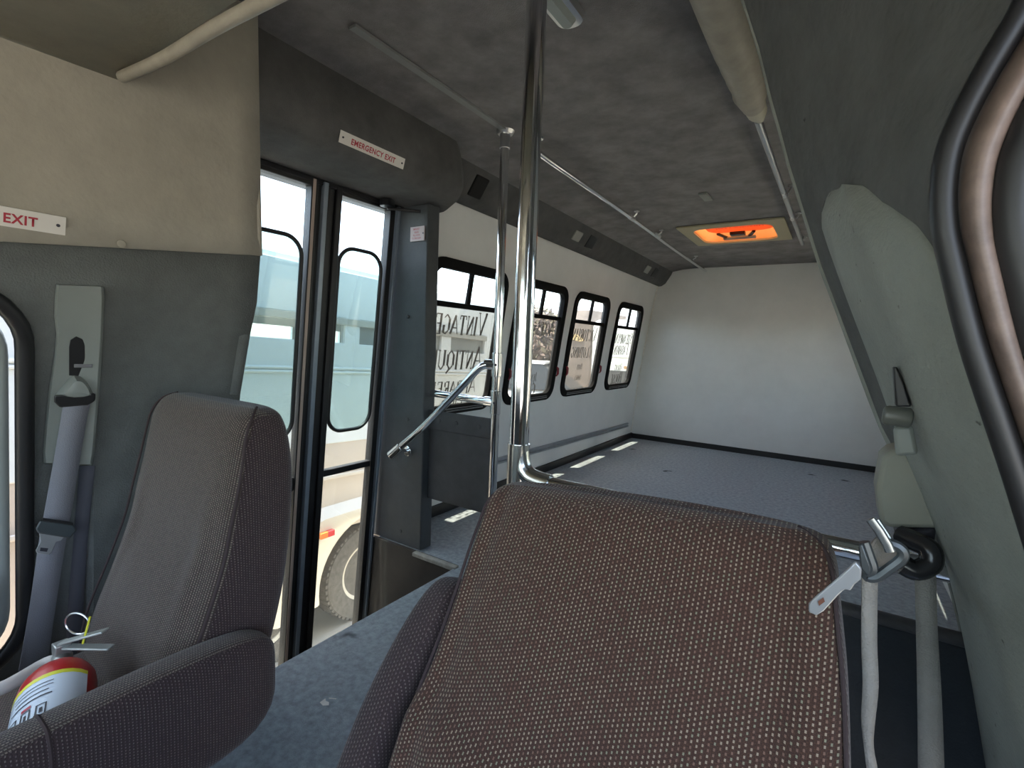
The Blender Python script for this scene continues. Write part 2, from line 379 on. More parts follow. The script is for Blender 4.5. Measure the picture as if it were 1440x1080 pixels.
# ------------------------------------------------------------------ cab lining, driver side
def row_pts(h, s, n=9, bul=.015):
    out = []
    for k in range(n):
        t = k/(n-1); p = Vector(h).lerp(Vector(s), t); p.x += bul*math.sin(math.pi*t); out.append(p)
    return out
SY = .50
SEALPX = [(1600, -260), (1530, -140), (1480, -60), (1440, 20), (1395, 95), (1360, 160), (1338, 215), (1330, 270), (1332, 320), (1340, 360), (1370, 480), (1410, 600), (1440, 690), (1480, 820), (1520, 960), (1560, 1080), (1600, 1220)]
SEAL = [at(x, y, 'y', SY) for x, y in SEALPX]
HOOP = [(-.30, 1.0, 1.875), (-.235, 1.0, 1.72), (-.192, 1.0, 1.632), (-.160, 1.0, 1.54), (-.133, 1.0, 1.446), (-.115, 1.0, 1.39), (-.097, 1.0, 1.331), (-.066, 1.0, 1.24), (-.035, 1.0, 1.15), (-.004, 1.0, 1.072),
        (.069, 1.0, .887), (.115, 1.0, .80), (.160, 1.0, .70), (.20, 1.0, .56), (.24, 1.0, .37), (.27, 1.0, .18), (.30, 1.0, -.02)]
b = MB()
rows = [row_pts(h, s) for h, s in zip(HOOP, SEAL)]
for i, r in enumerate(rows):              # a soft fold where roof lining meets the pillar
    k = math.exp(-((i-7.2)/1.0)**2)
    for j, p in enumerate(r): p.x -= .012*k*math.sin(math.pi*j/(len(r)-1))
b.grid(rows)
b.grid([[Vector(h)+Vector((.02 if i else .0, .018, 0)), Vector(h)] for i, h in enumerate(HOOP)])
b.grid([[Vector((.55, 1.02, h[2])), Vector(h)+Vector((.02, .018, 0))] for h in HOOP])
b.grid([[SEAL[i], Vector((lerp(.02, -.35, min(1, (3-i)/3)), .30, 1.46+.03*(3-i)))] for i in range(3, -1, -1)])
o = b.build('wall_right_cab', lining_m, solid=0); st(o)
b = MB(); b.tube(bez([Vector(h)+Vector((.002, .004, 0)) for h in HOOP[1:]], 4), .006, 8)
st(b.build('trim_5', pillar_m))
# roof lining over the driver and along to the windscreen
b = MB(); b.grid([[(-.22, y, 1.50), (-.10, y, 1.47), (.05, y, 1.40), (.16, y, 1.32), (.22, y, 1.22)] for y in (-1.1, -.6, -.1, .3)])
st(b.build('ceiling_driver', grey_m, solid=.01))
# pillar trim panel in grey vinyl over the lining
TL = [(1185, 262, .93), (1150, 300, .94), (1166, 345, .93), (1196, 425, .92), (1226, 500, .91), (1252, 570, .90), (1280, 650, .93), (1326, 745, .95), (1352, 860, .95), (1372, 960, .95), (1392, 1090, .95), (1410, 1200, .95)]
TR = [(1225, 262, .70), (1262, 284, .63), (1298, 316, .56), (1326, 362, .525), (1346, 430, .515), (1374, 520, .51), (1410, 620, .51), (1452, 740, .51), (1496, 870, .51), (1535, 990, .51), (1580, 1120, .51), (1620, 1240, .51)]
rows = []
for (lx, ly, ld), (rx, ry, rd) in zip(TL, TR):
    A, B_ = at(lx, ly, 'y', ld), at(rx, ry, 'y', rd); r = []
    for k in range(11):
        t = k/10; p = A.lerp(B_, t); lift = .010+.022*math.sin(math.pi*min(1, t*1.02))+.012*math.exp(-((t-.30)/.09)**2)+.012*math.exp(-((t-.72)/.10)**2)
        p.x -= lift*(.6 if ly > 400 else .5); p.y -= lift*.5
        r.append(p)
    r = [A+Vector((.012, .012, 0))]+r+[B_+Vector((.014, .006, 0))]; rows.append(r)
b = MB(); b.grid(rows); o = b.build('pillar_trim', pillar_m, subsurf=1)
tag(o, 'tall grey vinyl trim cover running down the pillar beside the driver seat', 'pillar trim')
# door seal and frame on the driver side
b = MB(); SE = bez([p+Vector((-.002, -.004, 0)) for p in SEAL], 5); b.tube(SE, .0085, 12)
sl = b.build('door_seal', black); tag(sl, 'thick black rubber seal curving around the driver door opening', 'door seal')
def shift(px, dx, y):
    return [at(x+dx, yy, 'y', y) for x, yy in px]
A = [at(x+14, y, 'y', .505) for x, y in SEALPX]; Bq = [at(x+26, y, 'y', .485) for x, y in SEALPX]
Cq = [at(x+54, y+4, 'y', .475) for x, y in SEALPX]; D = [at(x+84, y+8, 'y', .50) for x, y in SEALPX]
b = MB(); b.grid([bez(q, 4) for q in (A, Bq, Cq, D)])
st(b.build('door_2', mat('rosy_taupe_painted_metal', (.17, .125, .105, 1), .42, noise=.25, nscale=45), subsurf=1))
b = MB(); b.tube(bez([at(x+96, y+10, 'y', .49) for x, y in SEALPX], 5), .013, 12)
bb = b.build('inner_seal', black); tag(bb, 'inner black rubber strip along the rosy door frame, at the right edge', 'door seal')
b = MB(); b.grid([bez([at(x+100, y+12, 'y', .505) for x, y in SEALPX], 3), bez([at(x+260, y+40, 'y', .46) for x, y in SEALPX], 3)])
st(b.build('door_3', mat('dark_door_panel', (.06, .055, .06, 1), .6)))
# lower cab side and behind it
b = MB(); b.grid([[(.19, .86, .72), (.235, 1.0, .72)], [(.24, .84, .35), (.28, 1.0, .35)], [(.26, .84, 0), (.30, 1.0, 0)]])
st(b.build('trim_6', dpanel_m))
# cab front: low bulkhead and windscreen, driver door side
b = MB(); b.box((-1.60, -1.17, -.06), (.50, -1.12, .72)); st(b.build('wall_front', grey_m))
b = MB(); b.box((-1.55, -1.12, .50), (.42, -.86, .66)); b2 = b.build('dashboard', blackp, bevel=.03); tag(b2, 'long dark dashboard below the windscreen', 'dashboard')
b = MB(); b.box((-1.55, -1.15, .72), (.45, -1.14, 1.40)); st(b.build('window_9', glass, smooth=False))
b = MB(); b.box((.36, -1.12, -.06), (.40, .48, .62)); b.box((.36, .30, .60), (.40, .48, 1.3)); st(b.build('wall_right_door', grey_m, smooth=False))
# ------------------------------------------------------------------ door header and side cove
def header_profile(y):
    e = min(1, max(0, (1.80-y)/.16)); e = 1-(1-e)**2.2
    hx = lerp(-1.55, -1.375, e)
    return [(-1.70, 1.868), (hx-.055, 1.868), (hx-.035, 1.80), (hx-.020, 1.73), (hx-.018, 1.665), (hx-.036, 1.626), (hx-.070, 1.608), (hx-.13, 1.604), (-1.70, 1.612), (-1.86, 1.618), (-1.86, 1.86)]
b = MB(); ys_ = [CE+.005, .9, 1.0, 1.15, 1.25, 1.4, 1.5, 1.6, 1.66, 1.71, 1.75, 1.78, 1.795]
b.loft([[(x, y, z+.006*math.sin(y*23)*(1 if 4 < i < 8 else 0)) for i, (x, z) in enumerate(header_profile(y))] for y in ys_])
hd = b.build('door_header', cove_m); tag(hd, 'dark carpeted header box above the folding entrance door', 'header box')
b = MB(); b.box((-1.86, .80, 1.588), (-1.735, 1.70, 1.610)); g_ = b.build('door_rail', blackp, hd, bevel=.004); 
b = MB(); b.disc((-1.70, 1.53, 1.590), (0, 0, 1), .032, .03); b.tube([(-1.70, 1.53, 1.568), (-1.585, 1.62, 1.563)], .007, 8)
b.build('door_pivot', blackp, hd, bevel=.003)
def cove_profile(y):
    e = min(1, max(0, (5.26-y)/.1)); dz = -.030*(y-1.8)/3.4
    return [(-1.66, 1.86+dz*.5), (-1.49, 1.858+dz*.5), (-1.520, 1.795+dz*.8), (-1.575, 1.715+dz), (-1.615, 1.690+dz), (-1.645, 1.688+dz), (-1.68, 1.70)]
b = MB(); b.loft([[(x, y, z) for x, z in cove_profile(y)] for y in (1.70, 2.0, 2.4, 3.0, 3.6, 4.2, 4.8, 5.1, YB-.002)])
cv = b.build('side_cove', cove_m); tag(cv, 'dark carpeted duct cove running along the top of the window wall', 'cove')
def cove_pt(y, t):                       # point on the sloping face
    P = cove_profile(y); a, c_ = P[2], P[3]; return Vector((lerp(a[0], c_[0], t), y, lerp(a[1], c_[1], t)))
def cove_plate(y0, y1, t0, t1, th, name, m_, bev=.006):
    q = [cove_pt(y0, t0), cove_pt(y1, t0), cove_pt(y1, t1), cove_pt(y0, t1)]; n_ = (q[1]-q[0]).cross(q[3]-q[0]).normalized()
    if n_.x < 0: n_ = -n_
    b = MB(); b.hexa([p-n_*.004 for p in q]+[p+n_*th for p in q]); return b.build(name, m_, bevel=bev)
o = cove_plate(1.92, 2.02, -.12, .98, .010, 'ceiling_speaker', mat('black_speaker_mesh', (.010, .010, .010, 1), .9, bump=.8, bscale=700), .018)
tag(o, 'black rounded speaker grille on the cove, right of the door header', 'speaker')
lamp_m = mat('frosted_lens', (.30, .30, .27, 1), .35)
for y, lab, lab2 in ((3.03, 'small square lamp lens on the cove above the third window', 'black vent slot on the cove above the third window'),
                     (4.52, 'small square lamp lens on the cove near the back wall', 'black vent slot on the cove near the back wall')):
    o = cove_plate(y, y+.11, .15, .85, .008, 'cove_lamp', lamp_m); tag(o, lab, 'lamp', 'cove lamps')
    o = cove_plate(y+.22, y+.34, .0, .95, .006, 'vent_slot', black); tag(o, lab2, 'vent', 'cove vent slots')
# EXIT signs
def sign(p, label, group):
    (x0, y0, y1, z0, z1, fx) = p
    t = thing('exit_sign', (x0, (y0+y1)/2, z0), label, 'sign', group)
    lean = fx
    q = [(x0, y0, z1), (x0, y1, z1), (x0+lean, y1, z0), (x0+lean, y0, z0)]
    n_ = Vector((1, 0, lean/(z1-z0))).normalized()
    b = MB(); b.prism(q, n_*.003); b.build('plate', whitep, t, smooth=False)
    h = (z1-z0); up = Vector((-lean, 0, h)).normalized()
    org = Vector((x0+lean, 0, z0))+up*(h*.24)+n_*.0032
    text_mesh('lettering', 'EMERGENCY EXIT', redtxt, t, org+Vector((0, (y0+y1)/2, 0)), (0, 1, 0), up, h*.50, .90, .0006, .028, center=True, spacing=1.09)
    for yy in (y0+.012, y1-.012):
        b = MB(); b.disc(Vector((x0+lean*.5, yy, (z0+z1)/2))+n_*.004, n_, .0032, .003, 10); b.build('screw', ink, t)
    b = MB(); b.v = []
    return t
sign((-1.394, 1.052, 1.335, 1.628, 1.664, -.011), 'white EMERGENCY EXIT plate with red letters on the dark header above the door', 'emergency exit signs')
ex = CXs(1.21)
sign((ex+.006, .070, .350, 1.186, 1.222, .010*-1), 'white EXIT plate with red letters on the cream panel at left edge', 'emergency exit signs')
# cream panel plugs and wrinkle
for yy, zz in ((.445, 1.186),):
    b = MB(); b.disc((CXs(zz)+.001, yy, zz), (1, 0, 0), .009, .006, 18); o = b.build('panel_plug', cream, bevel=.002); tag(o, 'round cream plug button at the lower edge of the cream panel', 'plug')
# ------------------------------------------------------------------ side windows
FONT = {
 'A': [(.05,0,.36,1,.05),(.36,1,.70,0,.12),(.17,.34,.56,.34,.05)], 'B': [(.15,0,.15,1,.12),(.1,1,.45,.98,.05),(.45,.98,.52,.75,.12),(.52,.75,.15,.53,.05),(.15,.53,.58,.45,.05),(.58,.45,.58,.1,.12),(.58,.1,.1,0,.05)],
 'C': [(.62,.82,.40,1,.05),(.40,1,.15,.8,.07),(.13,.8,.13,.2,.12),(.15,.2,.40,0,.07),(.40,0,.64,.2,.05),(.62,.7,.62,.98,.05)],
 'E': [(.15,0,.15,1,.12),(.06,1,.56,1,.05),(.15,.52,.45,.52,.05),(.06,0,.60,0,.05),(.56,1,.56,.8,.05),(.60,0,.60,.22,.05)],
 'F': [(.15,0,.15,1,.12),(.06,1,.56,1,.05),(.15,.52,.45,.52,.05),(.03,0,.28,0,.05),(.56,1,.56,.8,.05)],
 'G': [(.62,.82,.40,1,.05),(.40,1,.15,.8,.07),(.13,.8,.13,.2,.12),(.15,.2,.40,0,.07),(.40,0,.60,.08,.05),(.60,.05,.60,.42,.12),(.48,.42,.70,.42,.05)],
 'H': [(.14,0,.14,1,.12),(.60,0,.60,1,.12),(.14,.52,.60,.52,.05)], 'I': [(.17,0,.17,1,.12),(.06,0,.28,0,.05),(.06,1,.28,1,.05)],
 'J': [(.35,.15,.35,1,.12),(.22,1,.48,1,.05),(.35,.15,.12,0,.06),(.12,0,.05,.15,.06)], 'K': [(.15,0,.15,1,.12),(.62,1,.2,.45,.05),(.25,.55,.66,0,.12)],
 'L': [(.15,0,.15,1,.12),(.04,1,.26,1,.05),(.06,0,.58,0,.05),(.58,0,.58,.24,.05)], 'M': [(.12,0,.12,1,.05),(.12,1,.42,.05,.12),(.42,.05,.72,1,.05),(.74,0,.74,1,.12)],
 'N': [(.12,0,.12,1,.05),(.12,1,.60,0,.12),(.60,0,.60,1,.05),(.03,0,.22,0,.05),(.5,1,.7,1,.05)], 'O': [(.4,1,.16,.8,.07),(.13,.8,.13,.2,.12),(.16,.2,.4,0,.07),(.4,0,.62,.2,.07),(.65,.2,.65,.8,.12),(.62,.8,.4,1,.07)],
 'P': [(.15,0,.15,1,.12),(.06,1,.48,.98,.05),(.56,.95,.56,.6,.12),(.5,.52,.15,.5,.05),(.04,0,.28,0,.05)], 'R': [(.15,0,.15,1,.12),(.06,1,.48,.98,.05),(.54,.95,.54,.6,.12),(.5,.52,.15,.5,.05),(.3,.5,.64,0,.12)],
 'S': [(.56,.8,.36,1,.05),(.36,1,.14,.8,.09),(.14,.76,.56,.28,.13),(.56,.24,.34,0,.09),(.34,0,.1,.2,.05)], 'T': [(.35,0,.35,1,.12),(.06,1,.64,1,.05),(.06,1,.06,.8,.05),(.64,1,.64,.8,.05),(.23,0,.47,0,.05)],
 'U': [(.14,.2,.14,1,.12),(.16,.2,.38,0,.07),(.38,0,.60,.2,.06),(.60,.2,.60,1,.05),(.03,1,.26,1,.05),(.5,1,.7,1,.05)], 'V': [(.07,1,.38,0,.12),(.38,0,.66,1,.05),(0,1,.2,1,.05),(.56,1,.76,1,.05)],
 'W': [(.05,1,.25,0,.11),(.25,0,.42,.9,.05),(.42,.9,.6,0,.11),(.6,0,.78,1,.05)], 'Y': [(.07,1,.36,.5,.12),(.36,.5,.66,1,.05),(.36,0,.36,.5,.12)]}
FONT['Q'] = FONT['O']+[(.40,.05,.70,-.22,.09)]
def serif(mb, word, origin, right, up, h, wscale=1.0, big=1.25):
    x = 0
    for k, ch in enumerate(word):
        if ch == ' ': x += .45*wscale; continue
        s_ = big if k == 0 or word[k-1] == ' ' else 1.0
        for (x0, y0, x1, y1, t) in FONT[ch]:
            dx, dy = (x1-x0)*wscale, y1-y0; ln = math.hypot(dx, dy) or 1; nx, ny = -dy/ln*t*.68, dx/ln*t*.68
            P4 = [(x+x0*wscale*s_+nx, y0*s_+ny), (x+x0*wscale*s_-nx, y0*s_-ny), (x+x1*wscale*s_-nx, y1*s_-ny), (x+x1*wscale*s_+nx, y1*s_+ny)]
            mb.add([Vector(origin)+Vector(right)*(a*h)+Vector(up)*(c_*h) for a, c_ in P4], [(0, 1, 2, 3)])
        x += ADV.get(ch, .76)*wscale*s_
    return x*h
ADV = {'I': .36, 'M': .90, 'W': .92, 'O': .80, 'Q': .84, 'J': .55, 'T': .72}
def word_len(word, h, ws): return sum((.45 if c == ' ' else ADV.get(c, .76)*(1.25 if i == 0 or word[i-1] == ' ' else 1)) for i, c in enumerate(word))*ws*h
TEXTS = {1: [('VINTAGE', 1.035, .105, .86), ('ANTIQUE', .84, .105, .86), ('APPAREL', .695, .075, 1.0), ('GIFTS', .61, .055, 1.0)],
         2: [('ACCESSORIES', 1.06, .095, .66), ('JEWELRY', .73, .05, .9), ('GIFTS', .625, .075, .9)],
         3: [('VICTORIAN', 1.04, .095, .78), ('CLOTHING', .90, .085, .78), ('HATS', .80, .04, .8), ('SHOES', .71, .04, .8)],
         4: [('STEAMPUNK', 1.035, .09, .78), ('FASHION', .925, .09, .82), ('HAUNT', .765, .06, .8), ('HOUSE', .64, .09, .8)]}
def side_window(k, y0, y1, sign=-1, letters=None):
    def X(z, off=0.): x = WX(z)+off; return x if sign < 0 else 2*CX-x
    t = thing('window_%d' % k, (X(WZ0), (y0+y1)/2, WZ0), kind='structure')
    def ringpath(i, r): return rrect(y0+i, y1-i, WZ0+i, WZ1-i, r, 7)
    O, I = ringpath(0, .105), ringpath(.052, .062)
    b = MB(); rings = []
    for (yo, zo), (yi, zi) in zip(O, I):
        ym, zm = (yo+yi)/2, (zo+zi)/2
        rings.append([Vector((X(zo, .014), yo, zo)), Vector((X(zm, .020), ym, zm)), Vector((X(zi, .012), yi, zi)), Vector((X(zi, -.020), yi, zi)), Vector((X(lerp(zo, zi, .3), -.050), lerp(yo, yi, .3), lerp(zo, zi, .3))), Vector((X(zo, -.050), yo, zo))])
    b.loft(rings, loop=True); b.build('frame', win_rubber, t)
    zb = 1.19; ins = .05
    b = MB(); b.hexa([(X(zb, .004), y0+.03, zb-.014), (X(zb, -.02), y0+.03, zb-.014), (X(zb, -.02), y1-.03, zb-.014), (X(zb, .004), y1-.03, zb-.014), (X(zb, .004), y0+.03, zb+.014), (X(zb, -.02), y0+.03, zb+.014), (X(zb, -.02), y1-.03, zb+.014), (X(zb, .004), y1-.03, zb+.014)])
    b.build('transom', win_rubber, t, bevel=.003)
    ym = (y0+y1)/2+.01
    b = MB(); b.hexa([(X(zb), ym-.014, zb), (X(zb, -.02), ym-.014, zb), (X(zb, -.02), ym+.014, zb), (X(zb), ym+.014, zb), (X(WZ1-.03), ym-.014, WZ1-.03), (X(WZ1-.03, -.02), ym-.014, WZ1-.03), (X(WZ1-.03, -.02), ym+.014, WZ1-.03), (X(WZ1-.03), ym+.014, WZ1-.03)])
    b.build('mullion', win_rubber, t, bevel=.003)
    for za, zc, mm in ((WZ0+.03, zb, pane_tint), (zb, WZ1-.03, glass)):
        b = MB()
        b.hexa([(X(za, -.014), y0+.035, za), (X(za, -.017), y0+.035, za), (X(za, -.017), y1-.035, za), (X(za, -.014), y1-.035, za), (X(zc, -.014), y0+.035, zc), (X(zc, -.017), y0+.035, zc), (X(zc, -.017), y1-.035, zc), (X(zc, -.014), y1-.035, zc)])
        b.build('pane', mm, t, smooth=False)
    if letters:
        b = MB()
        for wd, z, h, ws in letters:
            ln = word_len(wd, h, ws); up = Vector((X(z+h, -.0185)-X(z, -.0185), 0, h)).normalized()
            serif(b, wd, Vector((X(z, -.0185), ym-.015+ln/2, z)), (0, -1, 0), up, h, ws)
        b.build('window_lettering', letter_m, t, smooth=False)
    if k in (2, 3):
        for yy in (y0+.02, y1-.012):
            zz = .80; b = MB(); b.tube([(X(zz, .016), yy, zz+.035), (X(zz, .032), yy+.002, zz+.02), (X(zz, .030), yy+.006, zz-.02), (X(zz, .02), yy, zz-.04)], [.006, .010, .009, .004], 8)
            b.build('latch', mat('dark_red_latch', (.16, .01, .02, 1), .4) if not bpy.data.materials.get('dark_red_latch') else bpy.data.materials['dark_red_latch'], t)['label'] = 'dark red latch'
    b = MB()                                 # drip grooves on the sill
    for q in range(3): b.tube([(X(WZ0+.022+.006*q, .019-.001*q), y0+.10, WZ0+.018+.007*q), (X(WZ0+.022+.006*q, .019-.001*q), y1-.10, WZ0+.018+.007*q)], .0016, 6)
    b.build('sill_grooves', chrome_r, t)
for k, (y0, y1) in enumerate(WIN): side_window(k+1, y0, y1, -1, TEXTS[k+1])
for k, (y0, y1) in enumerate(WINR): side_window(k+5, y0, y1, 1)
# lower wall rail track
b = MB()
for z, y0, y1 in ((.238, 1.72, 5.12),):
    pts = [(WX(z)+.004, y0, z+.035*(5.12-y0)/3.4*0), (WX(z)+.004, y1, z)]
b.prism([(WX(.21)+.0, 1.72, .205), (WX(.21)+.012, 1.72, .208), (WX(.21)+.012, 1.72, .222), (WX(.21)+.005, 1.72, .225), (WX(.21)+.005, 1.72, .233), (WX(.21)+.012, 1.72, .236), (WX(.21)+.012, 1.72, .250), (WX(.21)+.0, 1.72, .253)], (0, 3.38, -.065))
tag(b.build('wall_track', alu, smooth=False), 'long aluminium track screwed low along the white window wall', 'rail')
# ------------------------------------------------------------------ entrance door
DOORT = thing('door_1', (-1.88, 1.25, -.3), kind='structure')
def DX(z, off=0.): return lerp(-1.905, -1.755, z/1.6)+off
def dpost(b, ya, yb_, off0, off1, z0=-.52, z1=1.60):
    b.hexa([(DX(z0, off0), ya, z0), (DX(z0, off1), ya, z0), (DX(z0, off1), yb_, z0), (DX(z0, off0), yb_, z0), (DX(z1, off0), ya, z1), (DX(z1, off1), ya, z1), (DX(z1, off1), yb_, z1), (DX(z1, off0), yb_, z1)])
def leaf(y0, y1, gl0, gl1):
    for (ya, yc) in ((y0, y0+.028), (y1-.028, y1)):
        b = MB(); dpost(b, ya, yc, -.022, .022); b.build('door_stile', black, DOORT, bevel=.003)
    b = MB(); dpost(b, y0, y1, -.018, .018, 1.575, 1.60); b.build('door_edge', black, DOORT, bevel=.003)
    b = MB(); dpost(b, y0+.02, y1-.02, -.016, .016, .375 if y0 > 1.2 else .345, .405); b.build('mid_rail', black, DOORT, bevel=.003)
    b = MB(); dpost(b, y0+.02, y1-.02, -.003, .001, -.50, 1.58); b.build('door_pane', glass, DOORT, smooth=False)
    R_ = rrect(gl0, gl1, .575, 1.375, .075, 8); pts = [Vector((DX(z, .008), y, z)) for y, z in R_]
    b = MB(); b.tube(pts, .0085, 10, loop=True); b.build('window_gasket', black, DOORT)
    b = MB(); b.prism([Vector((DX(z, .005), y, z)) for y, z in R_], (.003, 0, 0)); b.build('gasket_pane', tint, DOORT, smooth=False)
leaf(1.296, 1.612, 1.335, 1.565); leaf(.895, 1.212, .93, 1.165)
b = MB(); dpost(b, 1.212, 1.296, -.012, .010); b.build('rubber_edge', black, DOORT, bevel=.003)
b = MB(); dpost(b, 1.232, 1.252, .008, .030); b.build('metal_strip', alu_paint, DOORT, bevel=.002)['label'] = 'grey metal strip'
b = MB(); dpost(b, 1.188, 1.200, .018, .024); b.build('edge_strip', mat('pinkish_beige_strip', (.42, .33, .28, 1), .4), DOORT)
b = MB(); dpost(b, 1.618, 1.632, -.01, .034); b.build('metal_strip', alu_paint, DOORT, bevel=.002)['label'] = 'grey metal strip'
# rear door post: dark upholstered box
b = MB(); b.prism([(-1.915, 1.657, .001), (-1.575, 1.657, .001), (-1.555, 1.636, 1.60), (-1.735, 1.636, 1.60)], (0, .075, 0))
pp = b.build('door_post', post_m, bevel=.006); tag(pp, 'dark grey upholstered post between the entrance door and first window', 'post')
for px, py in ((573, 445), (573, 590), (563, 747)):
    c_ = at(px, py, 'y', 1.634); b = MB(); b.disc(c_, (0, 1, 0), .009, .008, 14); b.build('button', post_m, pp, bevel=.002)
c0 = at(578, 320, 'y', 1.633); c1 = at(597, 338, 'y', 1.633)
nt_ = thing('notice_sticker', (c0.x, 1.633, c1.z), 'small white notice sticker with red print at the top of the door post', 'notice')
b = MB(); b.box((c0.x, 1.630, c1.z), (c1.x, 1.6355, c0.z)); b.build('card', mat('pinkish_white_card', (.52, .44, .43, 1), .5), nt_, smooth=False)
hh = c0.z-c1.z
for i, s_ in enumerate(('EMERGENCY', 'RELEASE', 'PULL DOWN', 'TO OPEN DOOR')):
    text_mesh('lettering', s_, redtxt, nt_, ((c0.x+c1.x)/2-.004, 1.6295, c0.z-hh*(.24+.21*i)), (1, 0, 0), (0, 0, 1), hh*.13, .62, .0003, .01, center=True)
b = MB(); b.disc((c1.x-.007, 1.6295, (c0.z+c1.z)/2), (0, 1, 0), .003, .002, 10); b.build('screw', ink, nt_)
# ------------------------------------------------------------------ roof hatch
ht = thing('roof_hatch', ((HX0+HX1)/2, (HY0+HY1)/2, 1.84), 'orange glowing emergency roof hatch in a square beige frame on the ceiling', 'hatch')
HZ = CZ(3.83)-.002
def rr3(x0, x1, y0, y1, z, r, n=6): return [Vector((a, b_, z)) for a, b_ in rrect(x0, x1, y0, y1, r, n)]
b = MB(); O = rr3(HX0-.03, HX1+.03, HY0-.03, HY1+.03, HZ+.001, .004); I = rr3(HX0+.05, HX1-.05, HY0+.05, HY1-.05, HZ+.001, .09)
O2 = [v-Vector((0, 0, .010)) for v in O]; I2 = [v-Vector((0, 0, .014)) for v in I]; I3 = [v+Vector((0, 0, .03)) for v in I]
b.loft([[O[i], O2[i], I2[i], I3[i]] for i in range(len(O))], loop=True); b.build('frame', mat('beige_plastic_frame', (.40, .36, .23, 1), .5), ht)
org = translucent('orange_translucent_plastic', (.80, .30, .085, 1), .22)
b = MB(); A = [v+Vector((0, 0, .0)) for v in I]; T = rr3(HX0+.075, HX1-.075, HY0+.075, HY1-.075, HZ+.075, .08); T2 = rr3(HX0+.12, HX1-.12, HY0+.12, HY1-.12, HZ+.088, .07)
b.loft([A, T, T2], caps=False); b.add(T2, [tuple(range(len(T2)))]); b.build('dome', org, ht)
b = MB(); P0 = rr3(HX0+.115, HX1-.055, HY0+.10, HY0+.36, HZ+.02, .10); P1 = rr3(HX0+.115, HX1-.055, HY0+.10, HY0+.36, HZ+.028, .10)
b.loft([P0, P1]); b.build('inner_cover', translucent('orange_inner_plastic', (.85, .42, .22, 1), .75), ht)
for sx in (HX0+.17, HX1-.19):
    b = MB(); b.bar((sx, HY0+.34, HZ+.012), (sx+(.05 if sx < CX else -.05), HY0+.46, HZ+.002), .022, .014); b.build('latch_arm', blackp, ht, bevel=.002)
b = MB(); b.box((HX0+.19, HY0+.43, HZ-.012), (HX1-.19, HY0+.475, HZ+.008)); b.build('handle', vinyl_b, ht, bevel=.006)
b = MB(); b.box((CX-.03, HY0+.34, HZ-.002), (CX+.07, HY0+.40, HZ+.022)); b.build('latch_block', blackp, ht, bevel=.004)
text_mesh('lettering', 'EMERGENCY EXIT', redtxt, ht, ((HX0+HX1)/2+.03, HY0+.20, HZ+.0188), (-1, 0, 0), (0, 1, 0), .028, 1.0, .0004, .01, center=True)
# ------------------------------------------------------------------ dome light and ceiling bits
dl = thing('dome_light', (-.64, 1.12, 1.85), 'clear rectangular dome light with chrome rim on the ceiling at top centre', 'lamp')
zc = CZ(1.1)-.001
b = MB(); b.loft([rr3(-.695, -.615, .93, 1.235, zc, .03), rr3(-.690, -.620, .935, 1.230, zc-.016, .03), rr3(-.682, -.628, .945, 1.222, zc-.018, .026)], caps=True); b.build('rim', chrome_r, dl)
b = MB(); b.loft([rr3(-.678, -.632, .955, 1.215, zc-.014, .022), rr3(-.668, -.642, .97, 1.20, zc-.034, .012)]); b.build('lens', mat('clear_ribbed_lens', (.30, .33, .31, 1), .12, coat=.5), dl)
b = MB(); b.prism([(-.700, 2.82, CZ(2.9)), (-.655, 2.82, CZ(2.9)), (-.650, 2.96, CZ(2.9)), (-.695, 2.96, CZ(2.9))], (0, 0, -.012)); o = b.build('ceiling_clip', pillar_m, bevel=.004)
tag(o, 'small grey plastic clip alone in the middle of the ceiling', 'clip')
b = MB(); b.disc((-1.075, .80, CZ(.8)), (0, 0, 1), .012, .010, 14); o = b.build('ceiling_button', cove_m, bevel=.003); tag(o, 'dark button on the ceiling above the entrance door header', 'button')
# flat strip along the ceiling and the chrome rails
b = MB(); z_ = CZ(1.2)-.006
b.box((-1.205, .935, z_-.004), (-1.178, 1.72, z_+.004)); o = b.build('ceiling_strip', mat('pale_grey_strip', (.24, .25, .245, 1), .45), smooth=False)
tag(o, 'pale grey flat strip on the ceiling leading to the thin pole', 'strip')
def bracket(t, x, y, z, side=1):
    zt = ceil_z(x, y)
    b = MB(); b.disc((x+.02*side, y, zt-.003), (0, 0, 1), .017, .006, 14); b.tube(bez([(x+.02*side, y, zt), (x+.018*side, y, zt-.018), (x+.004*side, y, z+.012), (x, y, z)], 4), .006, 8)
    b.build('bracket', chrome_r, t, smooth=True)
lr = thing('ceiling_rail', (-1.13, 3.2, 1.8), 'long chrome ceiling rail along the window side, from thin pole to back wall', 'grab rail', 'chrome ceiling rails')
b = MB(); b.tube(bez([(-1.135, 1.80, 1.845), (-1.125, 1.84, 1.82), (-1.125, 1.92, 1.805), (-1.13, 2.9, 1.80), (-1.155, 4.0, 1.795), (-1.175, 5.255, 1.797)], 5), .0125, 12); b.build('tube', chrome, lr)
for y in (1.82, 3.02, 3.55, 4.60):
    bracket(lr, -1.13-.01*max(0, y-3)*.7, y, 1.80, 1)
for y in (3.0, 3.53):
    b = MB(); b.tube([(-1.132-.005*(y-3), y-.04, 1.80), (-1.132-.005*(y-3), y+.04, 1.80)], .0145, 12); b.build('sleeve', chrome_r, lr)
rr_ = thing('ceiling_rail', (-.29, 3.0, 1.8), 'chrome ceiling rail on the driver side, coming out of the beige padded sleeve', 'grab rail', 'chrome ceiling rails')
b = MB(); b.tube([(-.29, 1.90, 1.79), (-.285, 2.9, 1.792), (-.275, 4.15, 1.792)], .0125, 12); b.build('tube', chrome_r, rr_)
for y in (2.9, 3.45, 4.12): bracket(rr_, -.282, y, 1.792, 1)
